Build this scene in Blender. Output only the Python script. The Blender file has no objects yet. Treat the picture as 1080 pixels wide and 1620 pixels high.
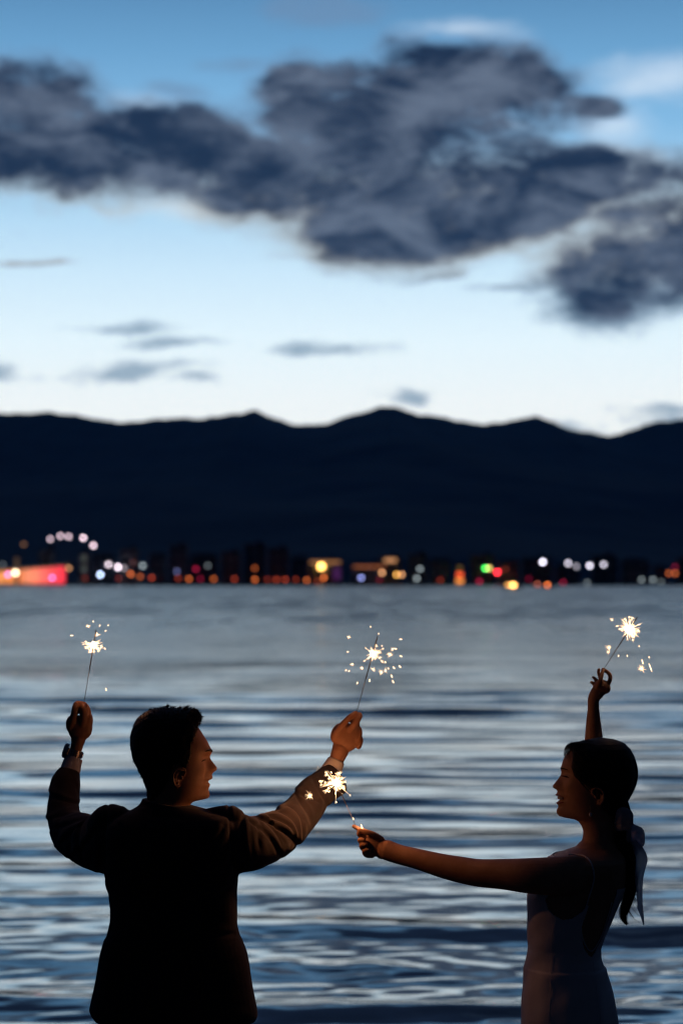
import bpy, bmesh, math, random
import numpy as np
from mathutils import Vector, Matrix, noise as mnoise

# ------------------------------------------------------------------ camera, world, exposure
SC = bpy.context.scene
COL = SC.collection
R = math.radians
F = 3825.0                      # focal length in pixels of the 1620 px tall photograph
HORIZ = 918.0
HC = 2.12                       # lens height above the ground the couple stands on
PITCH = math.atan((HORIZ - 810.0) / F)
YP = 6.48                       # distance of the couple
cam_d = bpy.data.cameras.new('camera')
cam_d.sensor_fit = 'VERTICAL'
cam_d.sensor_height = 36.0
cam_d.sensor_width = 24.0
cam_d.lens = F / 1620.0 * 36.0
cam_d.clip_start = 0.1
cam_d.clip_end = 30000
cam_d.dof.use_dof = True
cam_d.dof.focus_distance = YP
cam_d.dof.aperture_fstop = 3.6
cam = bpy.data.objects.new('camera', cam_d)
COL.objects.link(cam)
cam.location = (0, 0, HC)
cam.rotation_euler = (math.pi / 2 + PITCH, 0, 0)
SC.camera = cam
SC.view_settings.view_transform = 'Standard'
SC.view_settings.look = 'None'
SC.view_settings.exposure = 0.0
SC.view_settings.gamma = 1.0
SC.view_settings.use_curve_mapping = False
SC.cycles.use_denoising = True
SC.cycles.max_bounces = 6
SC.cycles.diffuse_bounces = 2
SC.cycles.glossy_bounces = 3
SC.cycles.transmission_bounces = 3
SC.cycles.volume_bounces = 0
SC.cycles.volume_step_rate = 10
SC.cycles.sample_clamp_indirect = 1.2
SC.cycles.caustics_reflective = False
SC.cycles.caustics_refractive = False
SC.cycles.use_adaptive_sampling = False
SC.cycles.filter_width = 1.3

def at(px, py, Y):
    """world point seen at photograph pixel (px, py) at distance Y in front of the lens"""
    dx = (px - 540.0) / F
    dz = (810.0 - py) / F
    c, s = math.cos(PITCH), math.sin(PITCH)
    fy = c - dz * s
    fz = s + dz * c
    k = Y / fy
    return Vector((dx * k, Y, HC + fz * k))

def srgb(r, g, b, k=1.0):
    def f(v):
        v /= 255.0
        return (v / 12.92 if v <= 0.04045 else ((v + 0.055) / 1.055) ** 2.4) * k
    return (f(r), f(g), f(b), 1.0)

# ---- tiny expression helper for node trees
class E:
    def __init__(s, nt, sock): s.nt, s.s = nt, sock
    def _m(s, op, o=None, p=None, rev=False, clamp=False):
        n = s.nt.nodes.new('ShaderNodeMath'); n.operation = op; n.use_clamp = clamp
        ins = [s] + ([o] if o is not None else []) + ([p] if p is not None else [])
        if rev: ins[0], ins[1] = ins[1], ins[0]
        for i, v in enumerate(ins):
            if isinstance(v, E): s.nt.links.new(v.s, n.inputs[i])
            else: n.inputs[i].default_value = v
        return E(s.nt, n.outputs[0])
    def __add__(s, o): return s._m('ADD', o)
    __radd__ = __add__
    def __sub__(s, o): return s._m('SUBTRACT', o)
    def __rsub__(s, o): return s._m('SUBTRACT', o, rev=True)
    def __mul__(s, o): return s._m('MULTIPLY', o)
    __rmul__ = __mul__
    def __truediv__(s, o): return s._m('DIVIDE', o)
    def max(s, o): return s._m('MAXIMUM', o)
    def min(s, o): return s._m('MINIMUM', o)
    def smax(s, o, k): return s._m('SMOOTH_MAX', o, k)
    def pow(s, o): return s._m('POWER', o)
    def sqrt(s): return s._m('SQRT')
    def abs(s): return s._m('ABSOLUTE')
def step(x, a, b, lo=0.0, hi=1.0):
    n = x.nt.nodes.new('ShaderNodeMapRange'); n.interpolation_type = 'SMOOTHSTEP'
    x.nt.links.new(x.s, n.inputs[0])
    for i, v in enumerate((a, b, lo, hi)): n.inputs[i + 1].default_value = v
    return E(x.nt, n.outputs[0])
def vec(nt, x, y, z=0.0):
    n = nt.nodes.new('ShaderNodeCombineXYZ')
    for i, v in enumerate((x, y, z)):
        if isinstance(v, E): nt.links.new(v.s, n.inputs[i])
        else: n.inputs[i].default_value = v
    return E(nt, n.outputs[0])
def noise(nt, v, scale, detail=6.0, rough=0.55, dist=0.0, col=False):
    n = nt.nodes.new('ShaderNodeTexNoise'); n.noise_dimensions = '3D'
    nt.links.new(v.s, n.inputs['Vector'])
    n.inputs['Scale'].default_value = scale; n.inputs['Detail'].default_value = detail
    n.inputs['Roughness'].default_value = rough; n.inputs['Distortion'].default_value = dist
    return E(nt, n.outputs['Color' if col else 'Fac'])
def mix(nt, f, a, b):
    n = nt.nodes.new('ShaderNodeMix'); n.data_type = 'RGBA'
    for sock, v in ((n.inputs[0], f), (n.inputs[6], a), (n.inputs[7], b)):
        if isinstance(v, E): nt.links.new(v.s, sock)
        else: sock.default_value = v
    return E(nt, n.outputs[2])
def ramp(nt, f, stops):
    n = nt.nodes.new('ShaderNodeValToRGB'); cr = n.color_ramp; cr.interpolation = 'EASE'
    cr.interpolation = 'LINEAR'
    while len(cr.elements) < len(stops): cr.elements.new(0.5)
    for e, (p, c) in zip(cr.elements, stops): e.position = p; e.color = c
    nt.links.new(f.s, n.inputs[0])
    return E(nt, n.outputs[0])

def build_world():
    w = bpy.data.worlds.new('World'); SC.world = w; w.use_nodes = True
    nt = w.node_tree; nt.nodes.clear()
    out = nt.nodes.new('ShaderNodeOutputWorld'); bg = nt.nodes.new('ShaderNodeBackground')
    nt.links.new(bg.outputs[0], out.inputs[0])
    tc = nt.nodes.new('ShaderNodeTexCoord')
    sp = nt.nodes.new('ShaderNodeSeparateXYZ'); nt.links.new(tc.outputs['Generated'], sp.inputs[0])
    x, y, z = (E(nt, sp.outputs[i]) for i in range(3))
    az = x._m('ARCTAN2', y)
    el = z._m('ARCSINE')
    u = az * (F / 1000.0)
    v = el * (F / 1000.0)
    # clear dusk sky by elevation: nearly white at the ridge, deep blue overhead
    K = 1000.0 / F
    def elpos(py): return (918.0 - py) / 1000.0 / 3.0      # v / 3
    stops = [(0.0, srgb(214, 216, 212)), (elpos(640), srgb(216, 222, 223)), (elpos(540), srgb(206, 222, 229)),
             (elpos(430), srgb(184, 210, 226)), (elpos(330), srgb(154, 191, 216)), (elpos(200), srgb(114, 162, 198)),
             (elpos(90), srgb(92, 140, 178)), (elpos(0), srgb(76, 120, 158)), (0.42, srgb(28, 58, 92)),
             (0.62, srgb(16, 34, 58)), (1.0, srgb(11, 24, 44))]  # upper stops, out of view, darkened to deepen the water's dark bands
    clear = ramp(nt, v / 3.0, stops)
    # the unseen sky opposite the afterglow, dimmed beyond dusk to darken the couple
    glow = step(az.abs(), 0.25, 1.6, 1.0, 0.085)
    # cloud masses
    P = vec(nt, u, v, 0.0)
    P3 = vec(nt, u * 0.62, v * 1.15, 0.3)
    warp = noise(nt, P3, 4.2, 3.0, 0.5, col=True)
    vm = nt.nodes.new('ShaderNodeVectorMath'); vm.operation = 'MULTIPLY_ADD'
    nt.links.new(warp.s, vm.inputs[0]); vm.inputs[1].default_value = (0.26, 0.12, 0.0)
    nt.links.new(P.s, vm.inputs[2])
    Q = nt.nodes.new('ShaderNodeVectorMath'); Q.operation = 'SUBTRACT'
    nt.links.new(vm.outputs[0], Q.inputs[0]); Q.inputs[1].default_value = (0.13, 0.06, 0.0)
    def blob(px, py, rx, ry, src=None):
        n = nt.nodes.new('ShaderNodeMapping'); n.vector_type = 'TEXTURE'
        n.inputs['Location'].default_value = ((px - 540) / 1000.0, (918 - py) / 1000.0, 0)
        n.inputs['Scale'].default_value = (rx / 1000.0, ry / 1000.0, 1)
        nt.links.new((src or Q.outputs[0]), n.inputs['Vector'])
        l = nt.nodes.new('ShaderNodeVectorMath'); l.operation = 'LENGTH'
        nt.links.new(n.outputs[0], l.inputs[0])
        return 1.0 - E(nt, l.outputs['Value'])
    def field(lst, k):
        d = None
        for b in lst:
            e = blob(*b)
            d = e if d is None else d.smax(e, k)
        return d
    big = field([(20, 190, 190, 100), (230, 250, 210, 85), (40, 262, 200, 66), (420, 290, 160, 66), (610, 240, 230, 135),
                 (520, 150, 110, 72), (690, 125, 170, 72), (830, 165, 120, 80), (870, 300, 130, 62), (915, 165, 80, 26), (650, 365, 220, 62),
                 (830, 350, 90, 56), (750, 250, 140, 90), (1050, 360, 150, 115), (970, 440, 125, 80), (1090, 450, 110, 76), (1100, 330, 120, 100), (-140, 240, 190, 110),
                 (1240, 300, 180, 100)], 0.16)
    small = field([(170, 511, 100, 12), (290, 538, 85, 11), (215, 590, 150, 17), (340, 612, 60, 14), (545, 548, 85, 16),
                   (658, 622, 42, 8), (1045, 640, 75, 10), (-5, 578, 45, 14), (910, 672, 55, 14), (850, 470, 80, 9),
                   (690, 440, 45, 9), (985, 505, 60, 10), (40, 408, 70, 6), (1070, 655, 70, 14)], 0.05)
    top = field([(530, 22, 120, 26), (400, 105, 70, 16), (300, 150, 60, 20)], 0.05)
    n1 = noise(nt, P3, 7.0, 10.0, 0.62, 0.3)
    n2 = noise(nt, P3, 19.0, 7.0, 0.62, 0.2)
    n3 = noise(nt, vec(nt, u * 0.5, v * 1.3, 4.0), 2.2, 7.0, 0.6)
    big = (big * 1.6 + 0.06).min(0.66)
    a_big = step(big + (n1 - 0.5) * 2.45 + (n2 - 0.5) * 1.1, -0.40, 0.56)
    a_small = step(small * 0.9 + (n2 - 0.5) * 3.2 + (n1 - 0.5) * 1.4, -0.35, 0.95) * 0.85
    a_top = step(top + (n1 - 0.5) * 2.4 + (n2 - 0.5) * 0.8, -0.25, 0.8) * 0.6
    # the unseen deck above and beside the frame, thickened to darken the water
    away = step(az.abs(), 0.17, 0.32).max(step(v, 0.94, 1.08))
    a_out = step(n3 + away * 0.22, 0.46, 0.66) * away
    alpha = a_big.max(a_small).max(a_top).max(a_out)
    core = step(big + (n1 - 0.5) * 2.2 + (n2 - 0.5) * 1.0 + (v - 0.58) * 0.6, -0.05, 0.72)
    n4 = noise(nt, vec(nt, u * 0.7, v * 1.4, 9.0), 7.0, 9.0, 0.62, 0.3)
    bil = step(n4, 0.40, 0.66)
    cdark = mix(nt, bil, srgb(21, 37, 60), srgb(84, 96, 114))
    cedge = mix(nt, step(v, 0.30, 0.85), srgb(118, 142, 162), srgb(94, 120, 150))
    cedge = mix(nt, step(v, 0.44, 0.52) * step(v, 0.56, 0.72, 1.0, 0.0), cedge, srgb(150, 152, 150))
    ccol = mix(nt, core, cedge, cdark)
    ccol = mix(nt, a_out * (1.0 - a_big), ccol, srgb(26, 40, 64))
    # pale wisps, thin high cloud catching the last light
    wis = field([(735, 48, 120, 30), (980, 260, 120, 34), (1075, 120, 190, 50), (960, 200, 110, 60), (330, 330, 280, 26), (240, 190, 90, 50), (800, 210, 70, 25)], 0.05)
    a_w = step(wis + (n1 - 0.5) * 1.8 + (n2 - 0.5) * 0.8, -0.05, 1.1) * 0.62
    wc = mix(nt, step(v, 0.5, 0.75), srgb(214, 208, 196), srgb(196, 208, 220))
    col = mix(nt, a_w, clear, wc)
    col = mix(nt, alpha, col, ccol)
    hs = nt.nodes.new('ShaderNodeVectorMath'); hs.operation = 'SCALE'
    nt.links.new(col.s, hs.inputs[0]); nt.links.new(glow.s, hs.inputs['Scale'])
    # a physical sky with the sun just under the ridge, very weak, under the afterglow
    sky = nt.nodes.new('ShaderNodeTexSky'); sky.sky_type = 'NISHITA'; sky.sun_disc = False
    sky.sun_elevation = R(-3.0); sky.sun_rotation = R(0)
    sk = nt.nodes.new('ShaderNodeVectorMath'); sk.operation = 'MULTIPLY_ADD'
    nt.links.new(sky.outputs[0], sk.inputs[0]); sk.inputs[1].default_value = (0.012, 0.012, 0.012)
    nt.links.new(hs.outputs[0], sk.inputs[2])
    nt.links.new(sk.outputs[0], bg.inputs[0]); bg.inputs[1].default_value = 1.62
    w.cycles.sampling_method = 'MANUAL'; w.cycles.sample_map_resolution = 1024
build_world()

# ------------------------------------------------------------------ helpers
def link(o, parent=None):
    COL.objects.link(o)
    if parent is not None: o.parent = parent
    return o
def tag(o, label=None, cat=None, group=None, kind=None):
    for k, v_ in (('label', label), ('category', cat), ('group', group), ('kind', kind)):
        if v_: o[k] = v_
    return o
def empty(name, loc, rz=0.0):
    o = bpy.data.objects.new(name, None); o.empty_display_size = 0.2
    o.location = loc; o.rotation_euler = (0, 0, rz)
    return link(o)
def mesh_obj(name, verts, faces, mats, parent=None, smooth=True, loc=None):
    me = bpy.data.meshes.new(name)
    me.from_pydata([tuple(v_) for v_ in verts], [], faces)
    me.validate()
    for m in (mats if isinstance(mats, (list, tuple)) else [mats]): me.materials.append(m)
    if smooth: me.polygons.foreach_set('use_smooth', [True] * len(me.polygons))
    me.update()
    o = bpy.data.objects.new(name, me)
    if loc is not None: o.location = loc
    return link(o, parent)
def mat(name, base, rough=0.6, spec=0.5, metal=0.0, emit=None, estr=0.0):
    m = bpy.data.materials.new(name); m.use_nodes = True
    b = m.node_tree.nodes['Principled BSDF']
    b.inputs['Base Color'].default_value = base; b.inputs['Roughness'].default_value = rough
    b.inputs['Specular IOR Level'].default_value = spec; b.inputs['Metallic'].default_value = metal
    if emit:
        b.inputs['Emission Color'].default_value = emit; b.inputs['Emission Strength'].default_value = estr
    return m
def vary(m, c1, c2, scale, detail=5, bump=0.0, bscale=None, coord='Object', rough=None):
    nt = m.node_tree; b = nt.nodes['Principled BSDF']
    tc = nt.nodes.new('ShaderNodeTexCoord'); co = E(nt, tc.outputs[coord])
    n = noise(nt, co, scale, detail, 0.6)
    c = mix(nt, step(n, 0.35, 0.65), c1, c2); nt.links.new(c.s, b.inputs['Base Color'])
    if bump:
        bp = nt.nodes.new('ShaderNodeBump'); bp.inputs['Strength'].default_value = bump
        bp.inputs['Distance'].default_value = 0.01
        nb = noise(nt, co, bscale or scale * 4, 4, 0.6); nt.links.new(nb.s, bp.inputs['Height'])
        nt.links.new(bp.outputs[0], b.inputs['Normal'])
    return m
class MB:
    """collects boxes, tubes and lathes into one mesh"""
    def __init__(s): s.v, s.f = [], []
    def box(s, cx, cy, cz, sx, sy, sz):
        n = len(s.v)
        for dz in (-.5, .5):
            for dx, dy in ((-.5, -.5), (.5, -.5), (.5, .5), (-.5, .5)):
                s.v.append((cx + dx * sx, cy + dy * sy, cz + dz * sz))
        for q in ((0, 3, 2, 1), (4, 5, 6, 7), (0, 1, 5, 4), (1, 2, 6, 5), (2, 3, 7, 6), (3, 0, 4, 7)):
            s.f.append(tuple(n + i for i in q))
        return s
    def tube(s, pts, rad, seg=8, caps=True):
        pts = [Vector(p) for p in pts]
        if not isinstance(rad, (list, tuple)): rad = [rad] * len(pts)
        n0 = len(s.v); up = None
        for i, p in enumerate(pts):
            d = (pts[min(i + 1, len(pts) - 1)] - pts[max(i - 1, 0)]).normalized()
            if up is None:
                up = d.cross(Vector((0, 1, 0)))
                if up.length < .1: up = d.cross(Vector((1, 0, 0)))
            a = (up - d * up.dot(d)).normalized(); up = a; b = d.cross(a)
            for k in range(seg):
                t = 2 * math.pi * k / seg
                s.v.append(tuple(p + a * (rad[i] * math.cos(t)) + b * (rad[i] * math.sin(t))))
        for i in range(len(pts) - 1):
            for k in range(seg):
                k2 = (k + 1) % seg
                s.f.append((n0 + i * seg + k, n0 + i * seg + k2, n0 + (i + 1) * seg + k2, n0 + (i + 1) * seg + k))
        if caps:
            s.f.append(tuple(n0 + k for k in range(seg))[::-1])
            s.f.append(tuple(n0 + (len(pts) - 1) * seg + k for k in range(seg)))
        return s
    def ball(s, c, r, seg=12, rings=8, sz=1.0, sx=1.0, sy=1.0):
        n0 = len(s.v)
        s.v.append((c[0], c[1], c[2] - r * sz))
        for i in range(1, rings):
            ph = -math.pi / 2 + math.pi * i / rings
            for k in range(seg):
                t = 2 * math.pi * k / seg
                s.v.append((c[0] + r * sx * math.cos(ph) * math.cos(t), c[1] + r * sy * math.cos(ph) * math.sin(t), c[2] + r * sz * math.sin(ph)))
        s.v.append((c[0], c[1], c[2] + r * sz)); last = len(s.v) - 1
        for k in range(seg):
            k2 = (k + 1) % seg
            s.f.append((n0, n0 + 1 + k2, n0 + 1 + k))
            for i in range(rings - 2):
                a = n0 + 1 + i * seg
                s.f.append((a + k, a + k2, a + seg + k2, a + seg + k))
            a = n0 + 1 + (rings - 2) * seg
            s.f.append((a + k, a + k2, last))
        return s
    def build(s, name, m, parent=None, smooth=False, loc=None):
        return mesh_obj(name, s.v, s.f, m, parent, smooth, loc)

def grid_obj(name, X, Y, Z, m, smooth=True, kind=None):
    nr, nc = X.shape
    me = bpy.data.meshes.new(name)
    co = np.stack([X, Y, Z], -1).reshape(-1, 3).astype(np.float32)
    idx = np.arange(nr * nc).reshape(nr, nc)
    q = np.stack([idx[:-1, :-1], idx[:-1, 1:], idx[1:, 1:], idx[1:, :-1]], -1).reshape(-1, 4).astype(np.int32)
    me.vertices.add(len(co)); me.vertices.foreach_set('co', co.ravel())
    me.loops.add(q.size); me.loops.foreach_set('vertex_index', q.ravel())
    me.polygons.add(len(q)); me.polygons.foreach_set('loop_start', np.arange(0, q.size, 4, dtype=np.int32))
    me.polygons.foreach_set('use_smooth', np.ones(len(q), bool))
    me.update(calc_edges=True); me.materials.append(m)
    o = link(bpy.data.objects.new(name, me))
    if kind: o['kind'] = kind
    return o
# ------------------------------------------------------------------ the setting
WZ = -0.10
def smooth_noise(x, y, seed, octaves=5, gain=0.5):
    """cheap tiled-free value noise on numpy arrays"""
    out = np.zeros_like(x); amp = 1.0; tot = 0.0
    for o in range(octaves):
        fx, fy = x * 2 ** o + seed * 17.3, y * 2 ** o + seed * 5.1
        ix, iy = np.floor(fx), np.floor(fy); tx, ty = fx - ix, fy - iy
        tx = tx * tx * (3 - 2 * tx); ty = ty * ty * (3 - 2 * ty)
        def h(a, b):
            s = np.sin(a * 127.1 + b * 311.7 + seed * 74.7) * 43758.5453
            return s - np.floor(s)
        v_ = (h(ix, iy) * (1 - tx) + h(ix + 1, iy) * tx) * (1 - ty) + (h(ix, iy + 1) * (1 - tx) + h(ix + 1, iy + 1) * tx) * ty
        out += amp * v_; tot += amp; amp *= gain
    return out / tot

M_WATER = bpy.data.materials.new('lake_water')
def build_water_mat():
    m = M_WATER; m.use_nodes = True; nt = m.node_tree; b = nt.nodes['Principled BSDF']
    b.inputs['Base Color'].default_value = (0.003, 0.018, 0.026, 1)
    b.inputs['IOR'].default_value = 1.333
    b.inputs['Specular IOR Level'].default_value = 0.7
    b.inputs['Coat Weight'].default_value = 0.45;  b.inputs['Coat IOR'].default_value = 1.4
    geo = nt.nodes.new('ShaderNodeNewGeometry')
    sp = nt.nodes.new('ShaderNodeSeparateXYZ'); nt.links.new(geo.outputs['Position'], sp.inputs[0])
    x, y = E(nt, sp.outputs[0]), E(nt, sp.outputs[1])
    far = step(y, 20.0, 160.0)
    gust = noise(nt, vec(nt, x * 0.30, y * 0.05), 1.0, 4.0, 0.62)
    gust2 = noise(nt, vec(nt, x * 0.04, y * 0.02, 5.0), 1.0, 3.0, 0.55)
    ro = (far * (0.24 + (gust - 0.5) * 0.75 + (gust2 - 0.5) * 0.35) + 0.05).max(0.04)
    nt.links.new(ro.s, b.inputs['Roughness']); nt.links.new(ro.s, b.inputs['Coat Roughness'])
    h1 = noise(nt, vec(nt, x * 0.55, y * 1.6), 2.2, 3.0, 0.55, 0.4)     # ripples
    h2 = noise(nt, vec(nt, x * 0.16, y * 0.45), 1.0, 3.0, 0.5)          # longer swell, matters far out
    near = step(y, 14.0, 60.0, 1.0, 0.0)
    h3 = noise(nt, vec(nt, x * 0.22, y * 0.75), 1.0, 4.0, 0.6, 0.3)
    mid = step(y, 30.0, 70.0)
    h = h1 * 0.004 * (near * 0.8 + 0.2) + h2 * far * 0.14 + h3 * mid * 0.10 + noise(nt, vec(nt, x * 0.03, y * 0.13), 1.0, 5.0, 0.6, 0.2) * mid * 0.55
    bp = nt.nodes.new('ShaderNodeBump'); bp.inputs['Strength'].default_value = 1.0; bp.inputs['Distance'].default_value = 1.0
    nt.links.new(h.s, bp.inputs['Height']); nt.links.new(bp.outputs[0], b.inputs['Normal'])
build_water_mat()

def build_lake():
    # rows evenly spaced as a walker on the bank would see them: fine near, coarse far
    inv = np.linspace(1 / 7.6, 1 / 1012.0, 1250)
    ys = 1.0 / inv
    ss = np.linspace(-0.5, 0.5, 420)
    ss = np.sign(ss) * (np.abs(ss) * 0.55 + np.abs(ss) ** 3 * 1.8)
    ss = np.concatenate([[-6, -3, -1.2], ss, [1.2, 3, 6]])
    Yg = ys[:, None] * np.ones_like(ss)[None]
    Xg = ys[:, None] * ss[None]
    rng = np.random.RandomState(5)
    Z = np.zeros_like(Xg)
    row = np.gradient(ys)[:, None]
    dxc = ys[:, None] * np.gradient(ss)[None]
    # patches of calmer and rougher water
    rough = np.clip(smooth_noise(Xg / 12.0, Yg / 6.0, 3, 3) * 2.2 - 0.5, 0.12, 1.5)
    nearb = np.clip((20.0 - Yg) / 4.0, 0, 1)          # the bank throws back a small chop
    farb = np.clip((Yg - 30.0) / 25.0, 0, 1)
    wob = smooth_noise(Xg / 6.0, Yg / 3.0, 8, 3) * 2.2
    def add(n, l0, l1, sp, sl, wk):
        S = np.zeros_like(Xg)
        for i in range(n):
            lam = rng.uniform(l0, l1); th = rng.normal(0, sp); a = sl * lam / (2 * math.pi) * rng.uniform(0.5, 1.2)
            k = 2 * math.pi / lam; kx, ky = k * math.sin(th), k * math.cos(th)
            fade = np.clip((lam / np.abs(row) - 3.0) / 3.0, 0, 1) * np.clip(3.0 - 4 * np.abs(dxc * math.sin(th)) / lam, 0, 1)
            S += fade * a * np.sin(kx * Xg + ky * (Yg + wob * wk) + rng.uniform(0, 6.28))
        return S
    S = add(12, 2.2, 4.4, 0.08, 0.0060, 0.6) + add(26, 0.7, 2.0, 0.19, 0.0088, 0.5) * (0.55 + 0.5 * rough)
    sd = S.std()
    S = S * (1 + 0.15 * nearb)
    Z += S + 0.25 * S * np.abs(S) / sd + 0.42 * S * S / sd
    Z += add(34, 0.4, 1.3, 0.35, 0.0060, 0.25) * (0.10 + 0.55 * rough * (0.40 + 0.55 * nearb + farb))
    Z += add(26, 0.14, 0.4, 0.6, 0.0085, 0.2) * (0.06 + 0.6 * rough * (0.10 + 1.7 * nearb))
    grid_obj('lake_water', Xg, Yg, Z + WZ, M_WATER, kind='structure')
build_lake()

M_GROUND = vary(mat('shore_gravel', (0.08, 0.075, 0.07, 1), 0.9, 0.3), (0.05, 0.048, 0.045, 1), (0.13, 0.12, 0.105, 1), 14, 6, 0.6, 60)
def build_ground():
    # near bank, rising behind the lens into unseen hills added to block the rear sky; under the lake it drops to the bed
    ys = np.concatenate([np.linspace(14, 2, 60), np.linspace(1.5, -20, 40), -20 - np.geomspace(1, 4000, 60)])
    xs = np.concatenate([-np.geomspace(4000, 8, 50), np.linspace(-7.5, 7.5, 61), np.geomspace(8, 4000, 50)])
    X, Y = np.meshgrid(xs, ys)
    Z = np.where(Y > 7.0, -(Y - 7.0) * 0.11, np.where(Y > 6.0, 0.0, (6.0 - Y) * 0.085))
    Z = np.where(Y < 0, 0.51 + np.minimum(-Y, 14) * 0.06, Z)
    Z = np.minimum(Z, 6) + np.clip(-Y - 25, 0, 3000) * 0.16 * (0.6 + 0.8 * smooth_noise(X / 400, Y / 400, 4, 4))
    Z += (smooth_noise(X * 1.3, Y * 1.3, 2, 4) - 0.5) * 0.05 * np.clip((np.abs(Y - 6.5) - .6) / 2, 0, 1)
    grid_obj('lake_shore', X, Y, Z, M_GROUND, kind='structure')
build_ground()

RIDGE = [(-900, 640), (-500, 668), (-260, 650), (-120, 662), (0, 655), (60, 652), (118, 655), (148, 664), (205, 668), (250, 662), (300, 663), (345, 660), (372, 652),
         (404, 650), (432, 661), (472, 673), (520, 669), (560, 653), (600, 640), (628, 642), (660, 655), (702, 660),
         (745, 673), (800, 669), (826, 661), (850, 659), (880, 668), (922, 681), (965, 689), (1000, 679), (1040, 666),
         (1080, 663), (1200, 650), (1350, 676), (1600, 655), (2000, 690)]
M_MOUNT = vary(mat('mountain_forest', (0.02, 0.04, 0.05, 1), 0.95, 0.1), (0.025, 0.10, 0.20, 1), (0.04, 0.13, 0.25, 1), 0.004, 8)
def build_mountains():
    Yr = 5200.0
    px = np.array([p[0] for p in RIDGE], float); py = np.array([p[1] for p in RIDGE], float)
    rx = (px - 540) / F * Yr; rz = HC + (918 - py) / F * Yr
    xs = np.concatenate([-np.geomspace(9000, 2100, 40), np.linspace(-2080, 2080, 520), np.geomspace(2100, 9000, 40)])
    ridge = np.interp(xs, rx, rz)
    ridge += (smooth_noise(xs / 120, xs * 0, 6, 6, 0.6) - 0.5) * 20 + (smooth_noise(xs / 38, xs * 0 + 3, 16, 4, 0.6) - 0.5) * 17
    t = np.linspace(0, 1.25, 130)
    ys = 1012 + t * (Yr - 1012)
    X, T = np.meshgrid(xs, t); Yg = 1012 + T * (Yr - 1012)
    prof = np.where(T < 1, 0.012 * T + 0.988 * np.clip((T - 0.06) / 0.94, 0, 1) ** 1.45, 1 - (T - 1) * 2.2)
    gul = (smooth_noise(X / 420 + Yg / 2600, Yg / 1500, 11, 5) - 0.5)
    Z = ridge[None] * prof + gul * 90 * np.clip(T * (1 - T) * 4, 0, 1) * (T > 0.1) * (T < 1)
    Z = np.where(T < 0.001, WZ - 0.5, Z)
    Z[1:] = np.maximum(Z[1:], 0.5)
    grid_obj('mountain_range', X, Yg, Z, M_MOUNT, kind='structure')
    # promenade edge under the town: a low stone embankment
    m = vary(mat('embankment_stone', (0.1, 0.1, 0.1, 1), 0.9), (0.06, 0.06, 0.065, 1), (0.12, 0.12, 0.125, 1), 0.2)
    o = MB().box(0, 1014, 0.0, 9000, 12, 1.2).build('promenade', m); o['kind'] = 'structure'
build_mountains()

def build_haze():
    m = bpy.data.materials.new('evening_haze'); m.use_nodes = True; nt = m.node_tree; nt.nodes.clear()
    out = nt.nodes.new('ShaderNodeOutputMaterial'); v_ = nt.nodes.new('ShaderNodeVolumePrincipled')
    v_.inputs['Color'].default_value = (0.10, 0.46, 1.0, 1); v_.inputs['Density'].default_value = 3.4e-5; v_.inputs['Anisotropy'].default_value = 0.55
    nt.links.new(v_.outputs[0], out.inputs['Volume'])
    o = MB().box(0, 1000, 495, 19000, 14000, 1200).build('haze', m); o['kind'] = 'stuff'
build_haze()
# ------------------------------------------------------------------ the town on the far shore
YT = 1012.0
PXM = YT / F                      # metres per photograph pixel there
M_POST = mat('dark_painted_steel', (0.03, 0.035, 0.04, 1), 0.5, 0.5, 0.6)
GLOW = {}
def glow_mat(rgb, k):
    key = (rgb, k)
    if key not in GLOW:
        m = mat('lamp_and_lit_face_glow', (0.1, 0.1, 0.1, 1), 0.4, 0.3, 0, srgb(*rgb), k)
        m.cycles.emission_sampling = 'NONE'
        GLOW[key] = m
    return GLOW[key]
W_, WB, ORG, RED, CRIM, YEL, TAN, GRY, PERI, GRN, PNK = ((232, 214, 226), (190, 212, 250), (240, 120, 60), (215, 80, 50), (225, 40, 90),
    (255, 185, 90), (225, 160, 110), (170, 185, 190), (150, 160, 235), (60, 225, 90), (235, 120, 210))
def ground_z(Y):
    return 0.6 + max(0.0, (Y - 1020) * 0.003)
def lamp(px, py, rgb, lum, label, r=0.62, Y=None, name='street_lamp', cat='street lamp', grp='lamps along the far promenade'):
    Y = Y or YT
    p = at(px, py, Y); z0 = ground_z(Y); h = max(p.z - z0, 0.5)
    t = empty(name, (p.x, Y, z0)); tag(t, label, cat, grp)
    MB().tube([(0, 0, 0), (0, 0, h)], [0.13, 0.08], 6).tube([(0, 0, 0), (0, 0, 0.35)], 0.24, 8).build('pole', M_POST, t)
    MB().ball((0, 0, h), r, 12, 8).build('globe', glow_mat(rgb, round(lum * (7.5 if rgb in (ORG, RED, CRIM) else 12.5) * (0.62 / r) ** 2, 2)), t, True)
    MB().tube([(0, 0, h + r * 0.9), (0, 0, h + r * 1.08), (0, 0, h + r * 1.3)], [r * 0.55, r * 0.5, 0.05], 10).build('cap', M_POST, t)
    return t
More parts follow.
